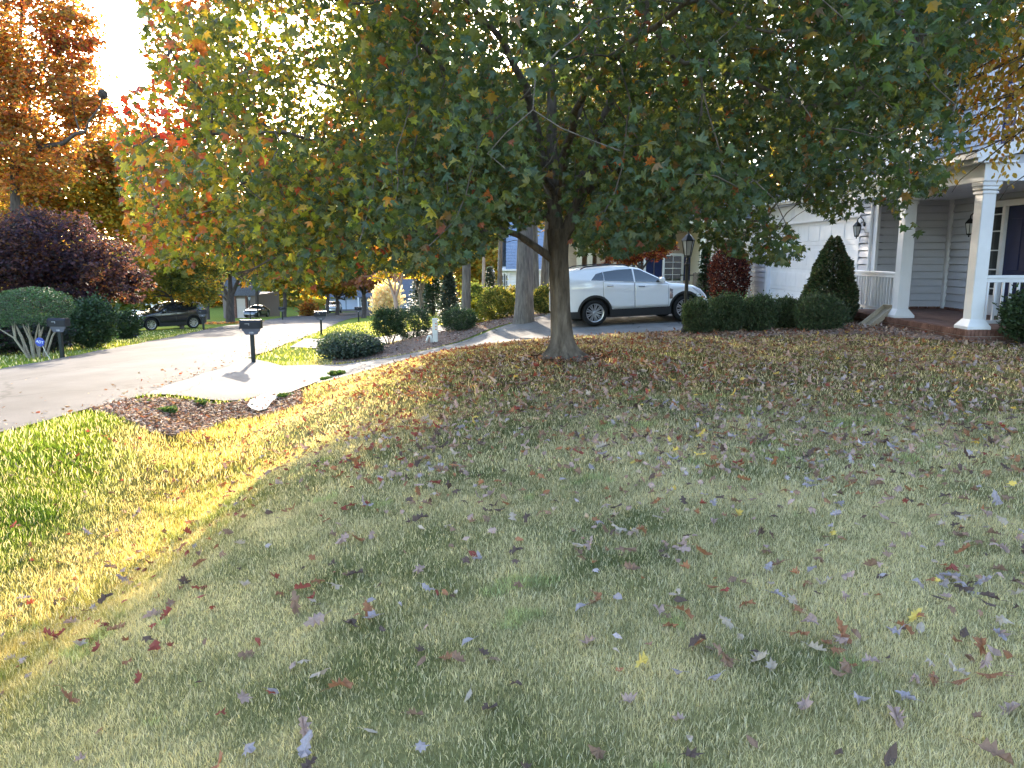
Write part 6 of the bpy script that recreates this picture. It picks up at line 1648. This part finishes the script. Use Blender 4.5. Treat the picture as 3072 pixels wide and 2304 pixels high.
yard_sign(107, 1026, 21.2, "blue octagonal yard sign with white letters under the mushroom shaped shrub", "ADT", .125)
yard_sign(396, 1001, 38.5, "small blue yard sign left of the parked black crossover", "ADT", .16)

# utility pedestal and pipe elbows
x, d = at(1304, 22.6); g0 = tzf(x, d)
root = thing("utility_pedestal", (x, d, g0), "white utility post on the leafy slope by the driveway", "utility post")
wv_m = pm("weathered_white_plastic", (.62, .60, .56), rough=.6, var=.1, scale=6)
p = MB(); p.box(-.075, .075, -.06, .06, -.1, .66, ch=.012); p.box(-.085, .085, -.07, .07, .66, .72, ch=.015); pb = p.build("post", wv_m, root)
st = MB()
for i, z in enumerate((.38, .46, .55)): st.box(.01, .05, -.0625, -.0605, z, z + .035)
st.build("sticker", pm("orange_sticker", (.5, .12, .04), rough=.5), pb)
p = MB(); p.tube([(-.30, -.04, -.08), (-.24, -.04, .10), (-.20, -.04, .19), (-.14, -.04, .20), (-.115, -.04, .12), (-.11, -.04, -.08)], .035, 10); p.build("pipe", wv_m, root, smooth=True)
# paved apron on the ditch shoulder
AP = [(742, 1224), (752, 1208), (780, 1195), (815, 1180), (850, 1170), (905, 1158), (960, 1146), (930, 1162), (890, 1178), (850, 1192), (818, 1212), (800, 1236), (775, 1242), (755, 1236)]
ap = [tuple(G(a, b)[:2]) for a, b in AP]
ctr = np.mean(ap, axis=0)
sheet("paved_apron", ap, .06, pm("pale_flagstone", (.22, .205, .185), col2=(.31, .29, .26), rough=.85, scale=3, bump=.4, stretch=(1, 6, 1)), .15, "pale paved strip curving round the end of the mulch bed")
# terracotta pot at the neighbouring driveway
x, d = at(1107, 28.2); g0 = tzf(x, d)
root = thing("flower_pot", (x, d, g0), "small terracotta pot at the edge of the neighbouring driveway", "pot")
p = MB(); p.lathe([(.07, 0), (.105, .19), (.125, .19), (.125, .235), (.105, .235), (.095, .2), (.001, .18)], 20); p.build("pot", pm("terracotta", (.36, .13, .07), rough=.8), root, smooth=False)
# orange leaves under the dark street tree
rg = np.random.default_rng(71); n = 2600
cx, cy_ = at(660, 60); a = rg.random(n) * 6.28; r = np.sqrt(rg.random(n))
x = cx + 3.2 * r * np.cos(a); y = cy_ + 3.4 * r * np.sin(a)
tip, nr = dirs(rg, n, 0, 1.2)
tag(link("fallen_orange_leaves", leaf_cloud("fallen_orange_leaves", np.c_[x, y, tz(x, y) + .05], tip, nr, rg.uniform(.14, .26, n), pick(rg, ORANGE, n), TD, far_leaf_m)), "carpet of orange leaves below the dark street tree", kind="stuff")
# leaves blown on to street and driveway
n = 420; y = rg.uniform(5, 40, n); e = polyx(NEAR_EDGE, y) - np.abs(rg.normal(size=n)) ** 1.6 * 1.1
x = e; z = np.array([zr(v) for v in y]) + .06
tip, nr = dirs(rg, n, 0, 1.4)
tag(link("street_leaves", leaf_cloud("street_leaves", np.c_[x, y, z + .012 * 1], tip, nr, rg.uniform(.05, .10, n), pick(rg, [((.24, .13, .07), 3), ((.34, .22, .12), 2), ((.30, .08, .04), 1)], n), TD, litter_m)), "dry leaves gathered along the street edge", kind="stuff")
